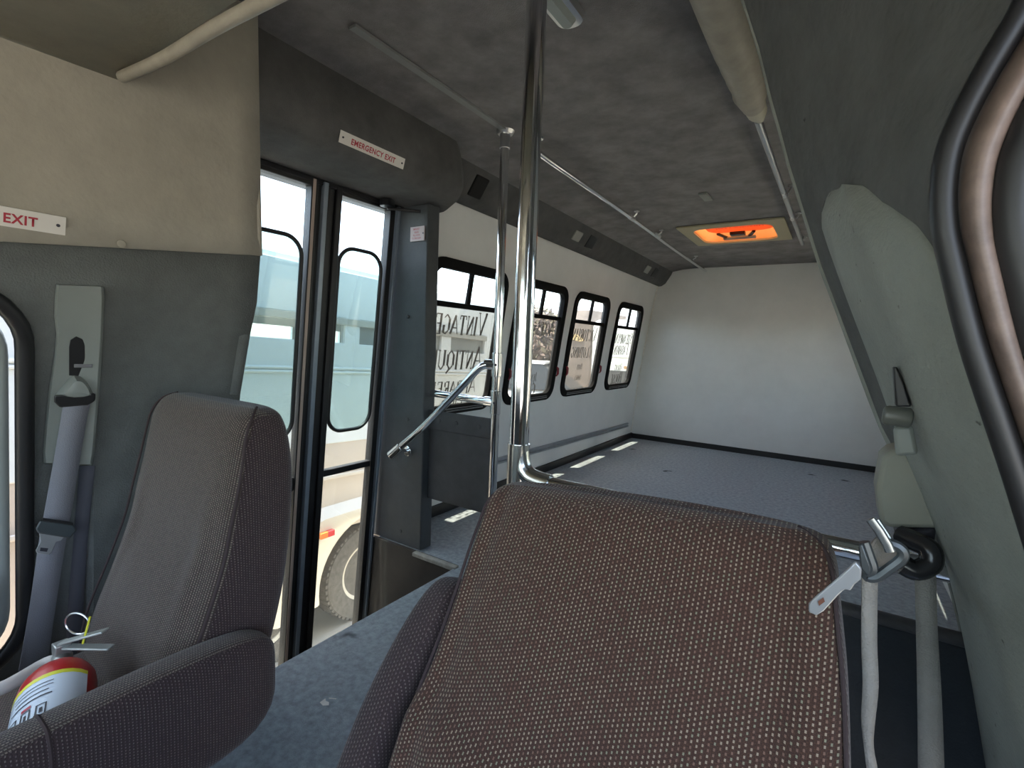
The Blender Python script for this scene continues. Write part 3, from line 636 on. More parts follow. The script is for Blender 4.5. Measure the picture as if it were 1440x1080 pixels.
for a_, c_ in ((2.80, 2.86), (3.3, 3.36)):
    b = MB(); b.tube([(-.284, a_, 1.792), (-.284, c_, 1.792)], .0145, 12); b.build('sleeve', chrome, rr_)
# beige padded sleeve
ps = thing('padded_sleeve', (-.29, 1.5, 1.76), 'beige vinyl padded roll around the rail end, above the driver', 'padding')
pth = [at(975, -110, 'z', 1.765), at(1005, -20, 'z', 1.765), at(1030, 55, 'z', 1.768), at(1050, 112, 'z', 1.772), at(1060, 148, 'z', 1.776)]
b = MB(); b.tube(bez(pth, 6), [.052]*14+[.050, .051, .049, .050, .048, .046, .049, .044, .040, .036, .034][:25-14], 20); b.build('roll', vinyl_b, ps)
pe = Vector(pth[-1]); b = MB(); b.tube([pe+Vector((0, -.02, 0)), pe+Vector((.002, .06, .003)), pe+Vector((.003, .13, .005))], [.034, .030, .012], 14); b.build('end_wrap', mat('pale_vinyl_end', (.48, .46, .36, 1), .5), ps)
# ------------------------------------------------------------------ poles and barriers
tp = thing('grab_pole', (-1.2, 1.70, 0), 'thin chrome pole at the entrance barrier, left of the thick pole', 'pole')
b = MB(); b.tube([(-1.2, 1.70, .02), (-1.2, 1.70, CZ(1.7)-.01)], .0185, 20); b.build('tube', chrome, tp)
b = MB(); b.tube([(-1.2, 1.70, 0), (-1.2, 1.70, .015)], .038, 20); b.build('floor_flange', chrome_r, tp)
b = MB(); b.tube([(-1.2, 1.70, 1.79), (-1.2, 1.70, 1.845)], .0215, 20); b.tube([(-1.2, 1.70, 1.845), (-1.2, 1.70, CZ(1.7))], [.030, .038], 20); b.build('ceiling_flange', chrome_r, tp)
for zz in (.745, .905):
    b = MB(); b.tube([(-1.2, 1.70, zz-.05), (-1.2, 1.70, zz+.05)], .0225, 20); b.tube([(-1.2, 1.70, zz), (-1.255, 1.70 if zz < .8 else 1.690, zz)], .0215, 16); fb = b.build('clamp_fitting', chrome, tp, bevel=.002)
    b = MB(); b.disc((-1.19, 1.676, zz), (0, 1, 0), .005, .006, 10); b.build('screw', ink, fb)
hr = thing('barrier_rail', (-1.4, 1.70, .745), 'short horizontal chrome rail above the charcoal barrier panel', 'grab rail')
b = MB(); b.tube([(-1.245, 1.70, .745), (-1.565, 1.70, .752)], .0165, 18); b.build('tube', chrome, hr)
bp_ = thing('modesty_screen', (-1.4, 1.70, .25), 'charcoal vinyl barrier panel between door post and thin pole', 'panel')
b = MB(); b.box((-1.572, 1.690, .25), (-1.212, 1.708, .672)); b.build('board', modesty_m, bp_, bevel=.006)
b = MB(); b.box((-1.572, 1.684, .585), (-1.212, 1.692, .675)); b.build('flap', modesty_m, bp_, bevel=.004)
for xx in (-1.50, -1.40, -1.27):
    b = MB(); b.disc((xx, 1.682, .632), (0, 1, 0), .010, .008, 14); b.build('button', modesty_m, bp_, bevel=.003)
eh = thing('entrance_handrail', (-1.66, 1.58, .5), 'slanted chrome handrail rising from the door post to the thin pole', 'grab rail')
b = MB(); b.tube(bez([(-1.668, 1.572, .478), (-1.52, 1.60, .61), (-1.38, 1.64, .765), (-1.315, 1.66, .84), (-1.275, 1.675, .888), (-1.235, 1.690, .905)], 6), .0165, 16); b.build('tube', chrome, eh)
b = MB(); b.tube([(-1.69, 1.566, .458), (-1.635, 1.578, .508)], .0205, 16); b.tube([(-1.655, 1.578, .487), (-1.648, 1.636, .475)], .010, 10); b.disc((-1.648, 1.632, .475), (0, 1, 0), .024, .008, 18); b.build('end_fitting', chrome, eh, bevel=.002)
PX_, PY_ = -.600, .95
gp = thing('grab_pole', (PX_, PY_, 0), 'thick bright chrome pole rising behind the driver seat', 'pole')
b = MB(); b.tube([(PX_, PY_, .03), (PX_, PY_, CZ(.95)-.01)], .0225, 28); b.build('tube', chrome, gp)
b = MB(); b.tube([(PX_, PY_, .655), (PX_, PY_, .768)], .0255, 24)
b.tube(bez([(PX_+.004, PY_, .75), (PX_+.012, PY_, .715), (PX_+.035, PY_, .695), (PX_+.085, PY_, .688)], 6), [.022]*10+[.0215]*9, 18); b.build('elbow_fitting', mat('polished_cast_aluminium', (.72, .74, .72, 1), .22, 1.0), gp)
b = MB(); b.tube([(PX_, PY_, 0), (PX_, PY_, .02)], .04, 20); b.build('floor_flange', chrome_r, gp)
dr = thing('barrier_rail', (-.2, PY_, .688), 'chrome rail behind the driver seat back, from the thick pole rightwards', 'grab rail')
b = MB(); b.tube([(PX_+.07, PY_, .688), (.185, PY_, .688)], .0165, 18); b.build('tube', chrome, dr)
db = thing('modesty_screen', (-.2, PY_, .0), 'dark blue vinyl barrier panel low behind the driver seat', 'panel')
b = MB(); b.box((PX_+.03, PY_-.008, .03), (.235, PY_+.008, .585)); b.build('board', dpanel_m, db, bevel=.006)
b = MB(); b.tube([(PX_+.03, PY_, .587), (.235, PY_, .590)], .011, 10); b.build('top_edge', modesty_m, db)
# ------------------------------------------------------------------ seats
def backrest(secs, n=40, e=3.4):         # secs: (z, cx, yfront, yback, halfwidth)
    rings = []
    for (z, cx, yf, yb_, hw) in secs:
        rings.append([Vector((x, y, z)) for x, y in ring_pts((cx, (yf+yb_)/2), hw, (yb_-yf)/2, n, e)])
    return rings
def densify(secs, k=4):
    V = [Vector(s[:3]).to_tuple()+tuple(s[3:]) for s in secs]; out = []
    for i in range(len(secs)-1):
        p0, p1, p2, p3 = secs[max(i-1, 0)], secs[i], secs[i+1], secs[min(i+2, len(secs)-1)]
        for j in range(k):
            t = j/k; out.append(tuple(.5*((2*b_)+(c_-a)*t+(2*a-5*b_+4*c_-d)*t*t+(3*b_-a-3*c_+d)*t**3) for a, b_, c_, d in zip(p0, p1, p2, p3)))
    out.append(secs[-1]); return out
def split_faces(mb, rule):               # give side faces another material
    for i, f in enumerate(mb.f):
        c_ = sum((Vector(mb.v[j]) for j in f), Vector())/len(f)
        a, b_, d = (Vector(mb.v[f[j]]) for j in (0, 1, 2)); n_ = (b_-a).cross(d-a)
        mb.mi[i] = rule(c_, n_.normalized() if n_.length else Vector((0, 0, 1)))
# driver seat
ds = thing('driver_seat', (-.21, .52, 0), 'brown tweed driver seat seen from the front, large at bottom centre', 'seat')
secs = [(.20, -.200, .335, .45, .20), (.30, -.198, .355, .475, .232), (.40, -.196, .380, .50, .242), (.50, -.194, .420, .535, .242), (.60, -.194, .478, .585, .236), (.68, -.198, .525, .635, .232), (.735, -.205, .560, .668, .229), (.772, -.209, .582, .678, .226), (.792, -.211, .602, .668, .216), (.800, -.213, .622, .650, .195)]
b = MB(); rings = backrest(densify(secs, 9), 88, 4.5)
for r in rings:
    for p in r:
        fx = (p.x+.213)/.235
        if p.z > .70: p.z += (.014*fx-.010*fx*fx)*(p.z-.70)/.1     # crown rises to the right
        if p.y < .62:
            ze = .552-2.2*max(0, p.x+.36)**2; s_ = min(1, max(0, (ze-p.z)/.04)); s_ = s_*s_*(3-2*s_); p.y -= .020*s_*(1 if abs(fx) < .93 else .4)   # lumbar swell
            p.y += .010*math.exp(-((abs(fx)-.80)/.07)**2)                                           # bolster seams
            p.y += .004*math.cos(fx*9.5)*math.exp(-((p.z-.62)/.2)**2)
b.loft(rings); split_faces(b, lambda c_, n_: 1 if abs(n_.x) > .75 else 0)
b.build('backrest', [fab_d, fab_s], ds, uv=True, subsurf=1)
pl = [Vector((-.213+.2345*s_*1.0, lerp(.40, .56, t), lerp(.44, .73, t))) for s_ in (1,) for t in [k/14 for k in range(15)]]
def outline(secs_, s_, dy=.012):
    out = []
    for (z, cx, yf, yb_, hw) in densify(secs_, 4):
        out.append(Vector((cx+s_*(hw-.004), yf+dy+.004, z+((.014*s_-.010)*(z-.70)/.1 if z > .70 and cx > -.5 else 0))))
    return out
lft = outline(secs, -1); rgt = outline(secs, 1)
b = MB(); b.tube(lft, .0022, 8); b.build('piping', piping_m, ds); b = MB(); b.tube(rgt, .0022, 8); b.build('piping', piping_m, ds)
b = MB()                                  # lumbar seam
def front_y(x, z):
    S = densify(secs, 8)
    for a, c_ in zip(S, S[1:]):
        if a[0] <= z <= c_[0]: return lerp(a[2], c_[2], (z-a[0])/(c_[0]-a[0]))
    return S[-1][2]
seam = [(-.438, .548), (-.40, .553), (-.35, .551), (-.30, .540), (-.25, .520), (-.20, .492), (-.16, .462), (-.13, .432), (-.11, .40)]
pass
b = MB(); cush = [( -.05, .30, .40, .235), (.05, .29, .42, .245), (.2, .29, .42, .245), (.36, .28, .40, .235), (.44, .30, .38, .22)]
b.loft([[Vector((-.22+xx, y, zz)) for xx, zz in ring_pts((0, (za+zb_)/2), hw, (zb_-za)/2, 30, 4)] for y, za, zb_, hw in cush]); b.build('cushion', fab_d, ds, uv=True)
b = MB(); b.box((-.40, .0, .0), (-.04, .36, .05)); b.box((-.34, .05, .05), (-.10, .32, .30)); b.build('seat_base', blackp, ds, bevel=.01)
# folded armrest along its inboard side
def arm_ring(c_, d, wx, h, n=24, e=3.5):
    d = Vector(d).normalized(); u = Vector((1, 0, 0)); v = d.cross(u).normalized()
    return [Vector(c_)+u*a+v*b_ for a, b_ in ring_pts((0, 0), wx, h, n, e)]
b = MB(); P = [(-.492, .380, .30), (-.489, .425, .39), (-.484, .470, .48), (-.470, .522, .565), (-.462, .556, .615), (-.460, .572, .636)]
Rw = [(.034, .055), (.034, .056), (.034, .054), (.033, .050), (.030, .040), (.020, .02)]
b.loft([arm_ring(p, (0, .45, .9), r_[0], r_[1]) for p, r_ in zip(P, Rw)])
b.build('armrest', [fab_s], ds, uv=True, subsurf=2)
# passenger seat
pz = thing('passenger_seat', (-1.15, .45, 0), 'grey-brown passenger seat with armrest beside the seat belt wall', 'seat')
psx = -1.145
secs2 = [(.24, psx, .325, .54, .21), (.35, psx, .352, .565, .228), (.46, psx, .395, .590, .231), (.56, psx, .430, .604, .230), (.64, psx, .448, .610, .228), (.70, psx, .462, .612, .226), (.76, psx, .474, .608, .222), (.805, psx, .484, .600, .216), (.836, psx, .502, .588, .204), (.850, psx, .525, .570, .178)]
b = MB(); rings = backrest(densify(secs2, 5), 56, 4.5)
for r in rings:
    for p in r:
        fx = (p.x-psx)/.21
        if p.y < .50: p.y += .007*math.cos(fx*13)*math.exp(-((p.z-.52)/.12)**2)*(abs(fx) < .8)-.016*math.exp(-((p.z-.47)/.07)**2)*math.exp(-(fx/.6)**6)
b.loft(rings); split_faces(b, lambda c_, n_: 1 if (abs(n_.x) > .72 or c_.y > .54) else 0)
b.build('backrest', [fab_p, fab_s], pz, uv=True, subsurf=1)
b = MB(); b.tube(outline(secs2, 1, .010), .0026, 8); b.build('piping', piping_m, pz); b = MB(); b.tube(outline(secs2, -1, .010), .0026, 8); b.build('piping', piping_m, pz)
b = MB(); cush = [(-.10, .19, .27, .20), (-.06, .17, .295, .21), (.05, .17, .302, .21), (.25, .17, .302, .21), (.40, .18, .30, .21), (.44, .20, .28, .20)]
b.loft([[Vector((psx+xx, y, zz)) for xx, zz in ring_pts((0, (za+zb_)/2), hw, (zb_-za)/2, 30, 4)] for y, za, zb_, hw in cush]); b.build('cushion', fab_p, pz, uv=True)
b = MB(); b.box((psx-.15, .0, 0), (psx+.15, .36, .03)); b.box((psx-.12, .04, .03), (psx+.12, .34, .19)); b.build('seat_base', blackp, pz, bevel=.01)
b = MB(); AR = [(.035, .345, .026, .065), (.055, .345, .037, .088), (.10, .345, .040, .100), (.20, .343, .041, .105), (.32, .340, .041, .110), (.42, .338, .041, .108), (.475, .340, .039, .098), (.508, .346, .032, .074), (.520, .35, .018, .045)]
b.loft([[Vector((-.888+xx, y, zz)) for xx, zz in ring_pts((0, zc_), a, h, 28, 4.2)] for y, zc_, a, h in AR]); split_faces(b, lambda c_, n_: 1 if abs(n_.x) > .6 else 0)
b.build('armrest', [fab_p, fab_s], pz, uv=True, subsurf=1)
b = MB(); b.tube([(-.888+xx, .185, zz) for xx, zz in ring_pts((0, .343), .0405, .103, 28, 4.2)], .003, 6, loop=True); b.build('armrest_piping', piping_m, pz)
# ------------------------------------------------------------------ fire extinguisher on the passenger seat
fe = thing('fire_extinguisher', (-1.08, .22, .335), 'red fire extinguisher with white label lying on the passenger seat', 'fire extinguisher')
fa = Vector((.92, -.30, -.16)).normalized(); f0 = Vector((-1.112, .256, .362)); R = .054
prof = [(-.045, .012), (-.038, .018), (-.026, .032), (-.012, .044), (.006, .052), (.022, .054), (.10, .054), (.165, .054), (.176, .048), (.178, .0)]
fu = Vector((0, 0, 1)); fu = (fu-fa*fu.dot(fa)).normalized(); fs = fa.cross(fu)
def fring(t, r, n=32): return [f0+fa*t+fu*(r*math.cos(2*math.pi*k/n))+fs*(r*math.sin(2*math.pi*k/n)) for k in range(n)]
b = MB(); b.loft([fring(t, max(r, .001)) for t, r in prof]); b.build('cylinder', red_m, fe)
def fpatch(t0, t1, a0, a1, r, n=14): return [[f0+fa*lerp(t0, t1, j/3)+fu*(r*math.cos(math.radians(lerp(a0, a1, k/n))))+fs*(r*math.sin(math.radians(lerp(a0, a1, k/n)))) for k in range(n+1)] for j in range(4)]
SG = 1 if fs.y < 0 else -1
lb = None
b = MB(); b.grid(fpatch(.038, .160, -50*SG, 135*SG, R+.0006)); lb = b.build('label', label_m, fe)
b = MB(); b.grid(fpatch(.032, .041, -50*SG, 135*SG, R+.0010)); b.build('yellow_band', yellow_m, lb)
b = MB()
for (t0, t1, a0, a1) in ((.052, .0535, 0, 60), (.060, .0615, 0, 58), (.070, .072, 5, 55), (.080, .083, 0, 62), (.040, .130, 64, 65.5)):
    b.grid(fpatch(t0, t1, a0*SG, a1*SG, R+.0012, 8))
for a in (5, 26, 47):
    for (t0, t1, da, db_) in ((.10, .102, 0, 14), (.124, .126, 0, 14), (.10, .126, 0, 2), (.10, .126, 12, 14), (.108, .119, 5, 9)):
        b.grid(fpatch(t0, t1, (a+da)*SG, (a+db_)*SG, R+.0012, 4))
b.build('label_print', ink, lb)
b = MB(); b.grid(fpatch(.092, .098, 26*SG, 40*SG, R+.0014, 6)); b.build('label_mark', redtxt, lb)
vm = mat('grey_valve_metal', (.34, .35, .33, 1), .35, .6)
b = MB(); b.tube([f0-fa*.04, f0-fa*.075], .016, 14); b.box(f0-fa*.07+Vector((-.012, -.012, -.006)), f0-fa*.07+Vector((.012, .012, .03))); b.build('valve', vm, fe, bevel=.002)
h0 = f0-fa*.07+Vector((0, 0, .03))
b = MB(); b.bar(h0, h0+Vector((.075, .045, .030)), .018, .004); b.bar(h0+Vector((0, 0, -.008)), h0+Vector((.085, .05, -.002)), .018, .004); b.build('lever', mat('pale_grey_lever', (.42, .44, .41, 1), .4, .4), fe, bevel=.0015)
rc = h0+Vector((.016, .02, .034)); b = MB(); b.tube([rc+Vector((.022*math.cos(a), .012*math.cos(a), .021*math.sin(a))) for a in [2*math.pi*k/20 for k in range(20)]], .0018, 6, loop=True); b.build('pull_ring', chrome_r, fe)
b = MB(); b.tube([h0+Vector((.05, .03, .055)), h0+Vector((.042, .02, .004))], .0018, 6); b.build('tamper_tie', yellow_m, fe)
b = MB(); b.tube(bez([f0-fa*.06, f0-fa*.085+Vector((-.02, -.02, -.02)), f0+Vector((-.10, -.06, -.02)), f0+Vector((-.18, -.10, -.035))], 5), .012, 10, flat=.5); b.build('hose', mat('pale_grey_hose', (.42, .40, .37, 1), .6), fe)
# ------------------------------------------------------------------ passenger seat belt
sb = thing('seat_belt', (-1.37, .37, .3), 'grey seat belt hanging on the wall beside the passenger seat', 'seat belt')
def wallpt(px, py, off):                  # a spot on the cab side lining
    x = -1.35
    for _ in range(6):
        p = at(px, py, 'x', x); x = CXs(p.z)-.012+bulge(p.y, p.z)+off
    return at(px, py, 'x', x)
def wquad(pts, off0, off1, name, m_, par, bevel=.004, sub=0):
    A = [wallpt(x, y, off0) for x, y in pts]; B_ = [wallpt(x, y, off1) for x, y in pts]
    b = MB(); b.loft([A, B_]); return b.build(name, m_, par, bevel=bevel)
cvr = [(79, 400), (146, 407), (147, 430), (143, 500), (139, 560), (133, 640), (128, 650), (66, 654), (60, 648), (63, 600), (68, 550), (76, 500), (80, 470), (76, 445)]
rows = []
for py, l_, r_ in ((399, 80, 145), (400, 79, 146), (415, 77, 147), (445, 76, 146), (470, 79, 145), (500, 76, 143), (550, 68, 140), (600, 63, 136), (635, 60, 133), (650, 61, 130), (652, 63, 127)):
    e_ = 0 if py in (399, 652) else 1
    rows.append([wallpt(l_, py, 0), wallpt(l_+1, py+1, .022*e_), wallpt(l_+4, py+1, .030*e_), wallpt((l_+r_)/2, py+2, .031*e_), wallpt(r_-4, py+3, .030*e_), wallpt(r_-1, py+4, .022*e_), wallpt(r_, py+4, 0)])
b = MB(); b.grid(rows); b.build('cover', trimlight, sb)
wquad([(97, 488), (99, 478), (107, 473), (116, 477), (120, 486), (119, 530), (97, 528)], .0315, .034, 'slot', black, sb, .001)
wquad([(104, 512), (130, 512), (130, 517), (104, 517)], .034, .040, 'slot_tab', mat('grey_tab', (.16, .16, .17, 1), .4), sb, .001)
gk = [(77, 556), (86, 545), (96, 533), (104, 528), (114, 529), (122, 536), (128, 546), (132, 557), (118, 561), (100, 562), (86, 560)]
A = [wallpt(x, y, .034) for x, y in gk]; cen = wallpt(106, 549, .062)
b = MB(); mid = [a.lerp(cen, .35)+Vector((.016, 0, 0)) for a in A]; mid2 = [a.lerp(cen, .75)+Vector((.008, 0, 0)) for a in A]; b.loft([A, mid, mid2]); b.build('guide_cap', trimlight, sb)
wquad([(76, 556), (82, 562), (134, 560), (134, 552), (128, 570), (80, 573)][0:1]+[(134, 553), (134, 563), (124, 570), (84, 573), (76, 565)], .034, .052, 'guide_loop', black, sb, .003)
def ribbon(pairs, offs, name, m_, par, th=.0016, wp=wallpt):
    Lf = [wp(a[0], a[1], o_) for (a, _), o_ in zip(pairs, offs)]; Rt = [wp(c_[0], c_[1], o_) for (_, c_), o_ in zip(pairs, offs)]
    b = MB(); b.grid([bez(Lf, 4), bez([l.lerp(r, .5) for l, r in zip(Lf, Rt)], 4), bez(Rt, 4)]); return b.build(name, m_, par, solid=th, soffset=0)
ribbon([((89, 566), (127, 566)), ((82, 610), (118, 612)), ((66, 700), (103, 705)), ((55, 760), (92, 765)), ((42, 850), (78, 855)), ((26, 945), (64, 950)), ((18, 990), (56, 995))], [.048, .050, .052, .052, .05, .05, .05], 'webbing', webbing_m, sb)
wb = ribbon([((112, 655), (134, 655)), ((104, 750), (124, 750)), ((95, 860), (117, 860)), ((90, 960), (112, 960))], [.010, .012, .014, .016], 'rear_webbing', mat('dark_webbing', (.06, .06, .075, 1), .8), sb)
wquad([(56, 732), (104, 738), (108, 746), (98, 757), (54, 750), (50, 744)], .050, .064, 'latch_collar', mat('dark_slate_plastic', (.045, .055, .06, 1), .45), sb, .003)
wquad([(60, 728), (103, 735), (103, 739), (60, 732)], .064, .069, 'collar_bar', black, sb, .001)
wquad([(55, 749), (90, 755), (86, 760), (79, 762), (73, 776), (68, 780), (52, 778), (50, 774), (57, 762)], .052, .056, 'latch_tongue', satin, sb, .001)['label'] = 'bright steel tongue'
wquad([(57, 770), (68, 771), (66, 776), (56, 775)], .056, .0568, 'tongue_hole', ink, sb, 0)
# ------------------------------------------------------------------ passenger door window seal
WY0 = at(60, 560, 'x', CXs(.86)).y
t8 = thing('window_10', (-1.42, .0, .3), kind='structure')
pts = rrect(-.75, .298, .20, 1.075, .13, 8)
b = MB(); b.tube([(CXs(z)-.006, y, z) for y, z in pts], .016, 12, loop=True); b.build('outer_seal', black, t8)
p2 = rrect(-.72, .250, .245, 1.03, .10, 8)
b = MB(); b.tube([(CXs(z)-.035, y, z) for y, z in p2], .030, 12, loop=True); b.build('metal_edge', mat('pale_painted_metal', (.46, .50, .48, 1), .4), t8)
p3 = rrect(-.70, .210, .28, .990, .08, 8)
b = MB(); b.tube([(CXs(z)-.045, y, z) for y, z in p3], .014, 12, loop=True); b.build('inner_seal', black, t8)
b = MB(); b.prism([(CXs(z)-.060, y, z) for y, z in rrect(-.72, .26, .24, 1.03, .10, 8)], (.003, 0, 0)); b.build('pane', glass, t8, smooth=False)
b = MB(); b.prism([(-1.455, -.3, -.05), (-1.455, .18, -.05), (-1.455, .235, .30), (-1.455, .235, .46), (-1.455, -.3, .50)], (.05, 0, 0)); o = b.build('door_panel', dpanel_m, bevel=.015); tag(o, 'dark blue padded door panel at the lower left edge', 'door panel')
# ------------------------------------------------------------------ driver seat belt on the right
sd_ = thing('seat_belt', (.08, .72, .4), 'driver seat belt with steel tongue hanging at the right pillar', 'seat belt')
def qy(pts, y0, y1, name, m_, par, bevel=.004, sub=0):
    A = [at(x, y, 'y', y0) for x, y in pts]; sc_ = y1/y0
    B_ = [Vector((lerp(EYE.x, a.x, 1)+.0, a.y+(y1-y0), a.z)) for a in A]
    b = MB(); b.loft([A, B_]); return b.build(name, m_, par, bevel=bevel, subsurf=sub)
qy([(1240, 644), (1252, 634), (1272, 630), (1290, 634), (1298, 650), (1327, 741), (1315, 744), (1250, 743), (1237, 734), (1232, 690)], .800, .865, 'retractor_cover', mat('olive_grey_plastic', (.235, .235, .195, 1), .5, noise=.06, nscale=9), sd_, .012)
qy([(1256, 600), (1284, 598), (1292, 640), (1260, 642)], .672, .680, 'strap_guide', trimlight, sd_, .004)
qy([(1256, 516), (1262, 516), (1272, 540), (1282, 572), (1260, 572)], .640, .655, 'height_slot', black, sd_, .002)
b = MB(); b.tube([at(1241, 583, 'y', .655), at(1248, 584, 'y', .655), at(1281, 588, 'y', .66)], [.0085, .0105, .0105], 16, flat=.8); b.build('height_knob', mat('dark_olive_plastic', (.10, .105, .09, 1), .4), sd_, bevel=.002)
b = MB(); b.tube(bez([at(1266, 752, 'y', .80), at(1284, 760, 'y', .79), at(1306, 772, 'y', .78), at(1308, 792, 'y', .775), at(1288, 802, 'y', .77), at(1270, 794, 'y', .77)], 5), .0125, 12); b.build('guide_ring', mat('glossy_black_plastic', (.02, .02, .022, 1), .22), sd_)
dark_h = mat('dark_belt_housing', (.03, .028, .035, 1), .5)
def ribbon_y(pairs, ys__, name, m_, par, th=.0018):
    Lf = [at(a[0], a[1], 'y', y) for (a, _), y in zip(pairs, ys__)]; Rt = [at(c_[0], c_[1], 'y', y+dy) for (_, c_), (y, dy) in zip(pairs, [(q, .004) for q in ys__])]
    b = MB(); b.grid([bez(Lf, 4), bez([l.lerp(r, .5)+Vector((0, -.001, 0)) for l, r in zip(Lf, Rt)], 4), bez(Rt, 4)]); return b.build(name, m_, par, solid=th, soffset=0)
qy([(1256, 744), (1318, 742), (1314, 772), (1270, 776)], .815, .86, 'belt_housing', dark_h, sd_, .006)
ribbon_y([((1286, 800), (1316, 800)), ((1288, 880), (1318, 880)), ((1290, 980), (1324, 980)), ((1291, 1090), (1328, 1090)), ((1292, 1200), (1330, 1200))], [.775, .775, .77, .77, .77], 'webbing', webbing_t, sd_)
ribbon_y([((1212, 806), (1234, 806)), ((1211, 900), (1233, 900)), ((1213, 960), (1235, 965)), ((1211, 1010), (1230, 1015)), ((1216, 1060), (1228, 1050)), ((1222, 1110), (1236, 1100)), ((1225, 1200), (1240, 1200))], [.60, .605, .605, .61, .61, .61, .61], 'hanging_webbing', webbing_t, sd_)
ribbon_y([((1214, 776), (1236, 752)), ((1222, 793), (1248, 768)), ((1236, 796), (1262, 776)), ((1262, 790), (1280, 778))], [.575, .585, .61, .76], 'folded_webbing', webbing_t, sd_)
slate = mat('dark_slate_metal', (.075, .085, .09, 1), .35, .5)
def outline_y(pts, y): return [at(a, b_, 'y', y) for a, b_ in pts]
b = MB(); b.tube(bez(outline_y([(1215, 762), (1222, 782), (1227, 800), (1218, 810), (1232, 812), (1250, 800), (1268, 786), (1270, 776), (1262, 768), (1250, 764)], .565), 4), .0048, 8); b.build('slider_frame', slate, sd_)
b = MB(); b.loft([outline_y([(1207, 768), (1213, 764), (1226, 800), (1222, 812), (1210, 800)], .557), outline_y([(1207, 768), (1213, 764), (1226, 800), (1222, 812), (1210, 800)], .566)]); b.build('slider_bar', slate, sd_, bevel=.0015)
b = MB(); b.tube(outline_y([(1224, 730), (1236, 746), (1248, 766), (1252, 776)], .560), .0042, 8, flat=.6); b.tube(outline_y([(1232, 731), (1246, 752), (1256, 768)], .572), .0032, 8); b.build('upper_bar', mat('steel_bar', (.30, .32, .33, 1), .25, .8), sd_)
tg = [(1203, 790), (1212, 800), (1211, 815), (1202, 822), (1196, 831), (1188, 829), (1180, 836), (1158, 860), (1148, 866), (1137, 861), (1137, 850), (1144, 842), (1180, 812)]
b = MB(); b.loft([outline_y(tg, .530), [p+Vector((0, .004, 0)) for p in outline_y(tg, .530)]]); b.build('latch_tongue', satin, sd_, bevel=.0012)['label'] = 'bright steel tongue'
b = MB(); hp = [(1150, 846), (1158, 840), (1160, 846), (1152, 852)]; b.loft([outline_y(hp, .5290), outline_y(hp, .5302)]); b.build('tongue_hole', mat('rust_brown', (.12, .04, .02, 1), .7), sd_)
# ------------------------------------------------------------------ paper scraps on the floor
for (px, py, s_, lab) in ((457, 990, .016, 'small torn white paper scrap on the floor carpet'), (468, 982, .010, 'tiny narrow white paper strip on the floor by the scrap')):
    c_ = at(px, py, 'z', .003); b = MB()
    b.prism([c_+Vector((s_*a, s_*b_, .001*k)) for k, (a, b_) in enumerate([(-1, -.3), (.1, -.5), (.9, .1), (.4, .5), (-.2, .3), (-.7, .6)])] if s_ > .012 else [c_+Vector((s_*a, s_*b_, 0)) for a, b_ in [(-1, -.5), (-.8, -.7), (1, .3), (.9, .55)]], (0, 0, .0006))
    o = b.build('paper_scrap', whitep, smooth=False); tag(o, lab, 'paper')
# ------------------------------------------------------------------ unseen roof skin of the bus, added to shut out stray sun
b = MB(); Zr = 1.965
for (x0, x1, y0, y1) in ((-1.66, HX0-.04, -1.2, YB+.04), (HX1+.04, .32, -1.2, YB+.04), (HX0-.04, HX1+.04, -1.2, HY0-.04), (HX0-.04, HX1+.04, HY1+.04, YB+.04)):
    b.box((x0, y0, Zr), (x1, y1, Zr+.02))
b.box((-1.68, -1.2, 1.55), (-1.655, CE-.01, Zr)); b.box((-1.68, CE-.01, 1.88), (-1.655, YB, Zr)); b.box((.24, 1.02, 1.88), (.26, YB, Zr)); b.box((.24, -1.2, 1.40), (.26, 1.02, Zr)); b.box((-1.68, -1.18, 1.38), (.46, -1.15, Zr)); b.box((.26, 1.0, 1.40), (.50, 1.04, Zr))
st(b.build('bus_roof', mat('white_roof_paint', (.7, .7, .68, 1), .5), smooth=False))
# ------------------------------------------------------------------ yard
GZ = -1.02
b = MB(); b.box((-60, -30, GZ-.05), (30, 60, GZ)); st(b.build('ground', mat('pale_concrete_yard', (.40, .355, .29, 1), .9, noise=.18, nscale=1.5, bump=.3, bscale=30), smooth=False))
rv_w = mat('white_gelcoat', (.66, .68, .66, 1), .35, noise=.05, nscale=2)
rv_b = mat('beige_gelcoat', (.55, .47, .39, 1), .4, noise=.06, nscale=2)
rv_g = mat('taupe_grille_band', (.34, .33, .28, 1), .5)
tire_m = mat('dusty_tyre_rubber', (.105, .095, .085, 1), .9, noise=.3, nscale=30, bump=.5, bscale=90)
hub_m = mat('cream_wheel_paint', (.50, .45, .38, 1), .45, noise=.12, nscale=15)
dark_m = mat('dark_underbody', (.02, .02, .022, 1), .8)
amber = mat('amber_marker_lens', (.75, .20, .03, 1), .25, coat=.6); redlens = mat('red_marker_lens', (.6, .03, .03, 1), .25, coat=.6)
XS = -2.75
RVP = math.radians(-2.7)
piv = Vector((XS, 1.7, GZ))
def tilt(o):
    for v in o.data.vertices:
        p = v.co-piv; v.co = piv+Matrix.Rotation(RVP*.9, 3, 'X') @ p
    return o
rv = thing('shuttle_bus', (XS, 2.5, GZ), 'pale shuttle bus parked close outside the entrance door', 'bus')
YF, YR = -4.0, 3.86
def rvz(py, px=430, x=XS):               # height on its side at the pivot station
    p = at(px, py, 'x', x); return p.z
SIDE = [(.26, -.0), (.70, .0), (1.02, -.01), (1.14, -.015), (1.42, -.05), (1.455, -.06)]
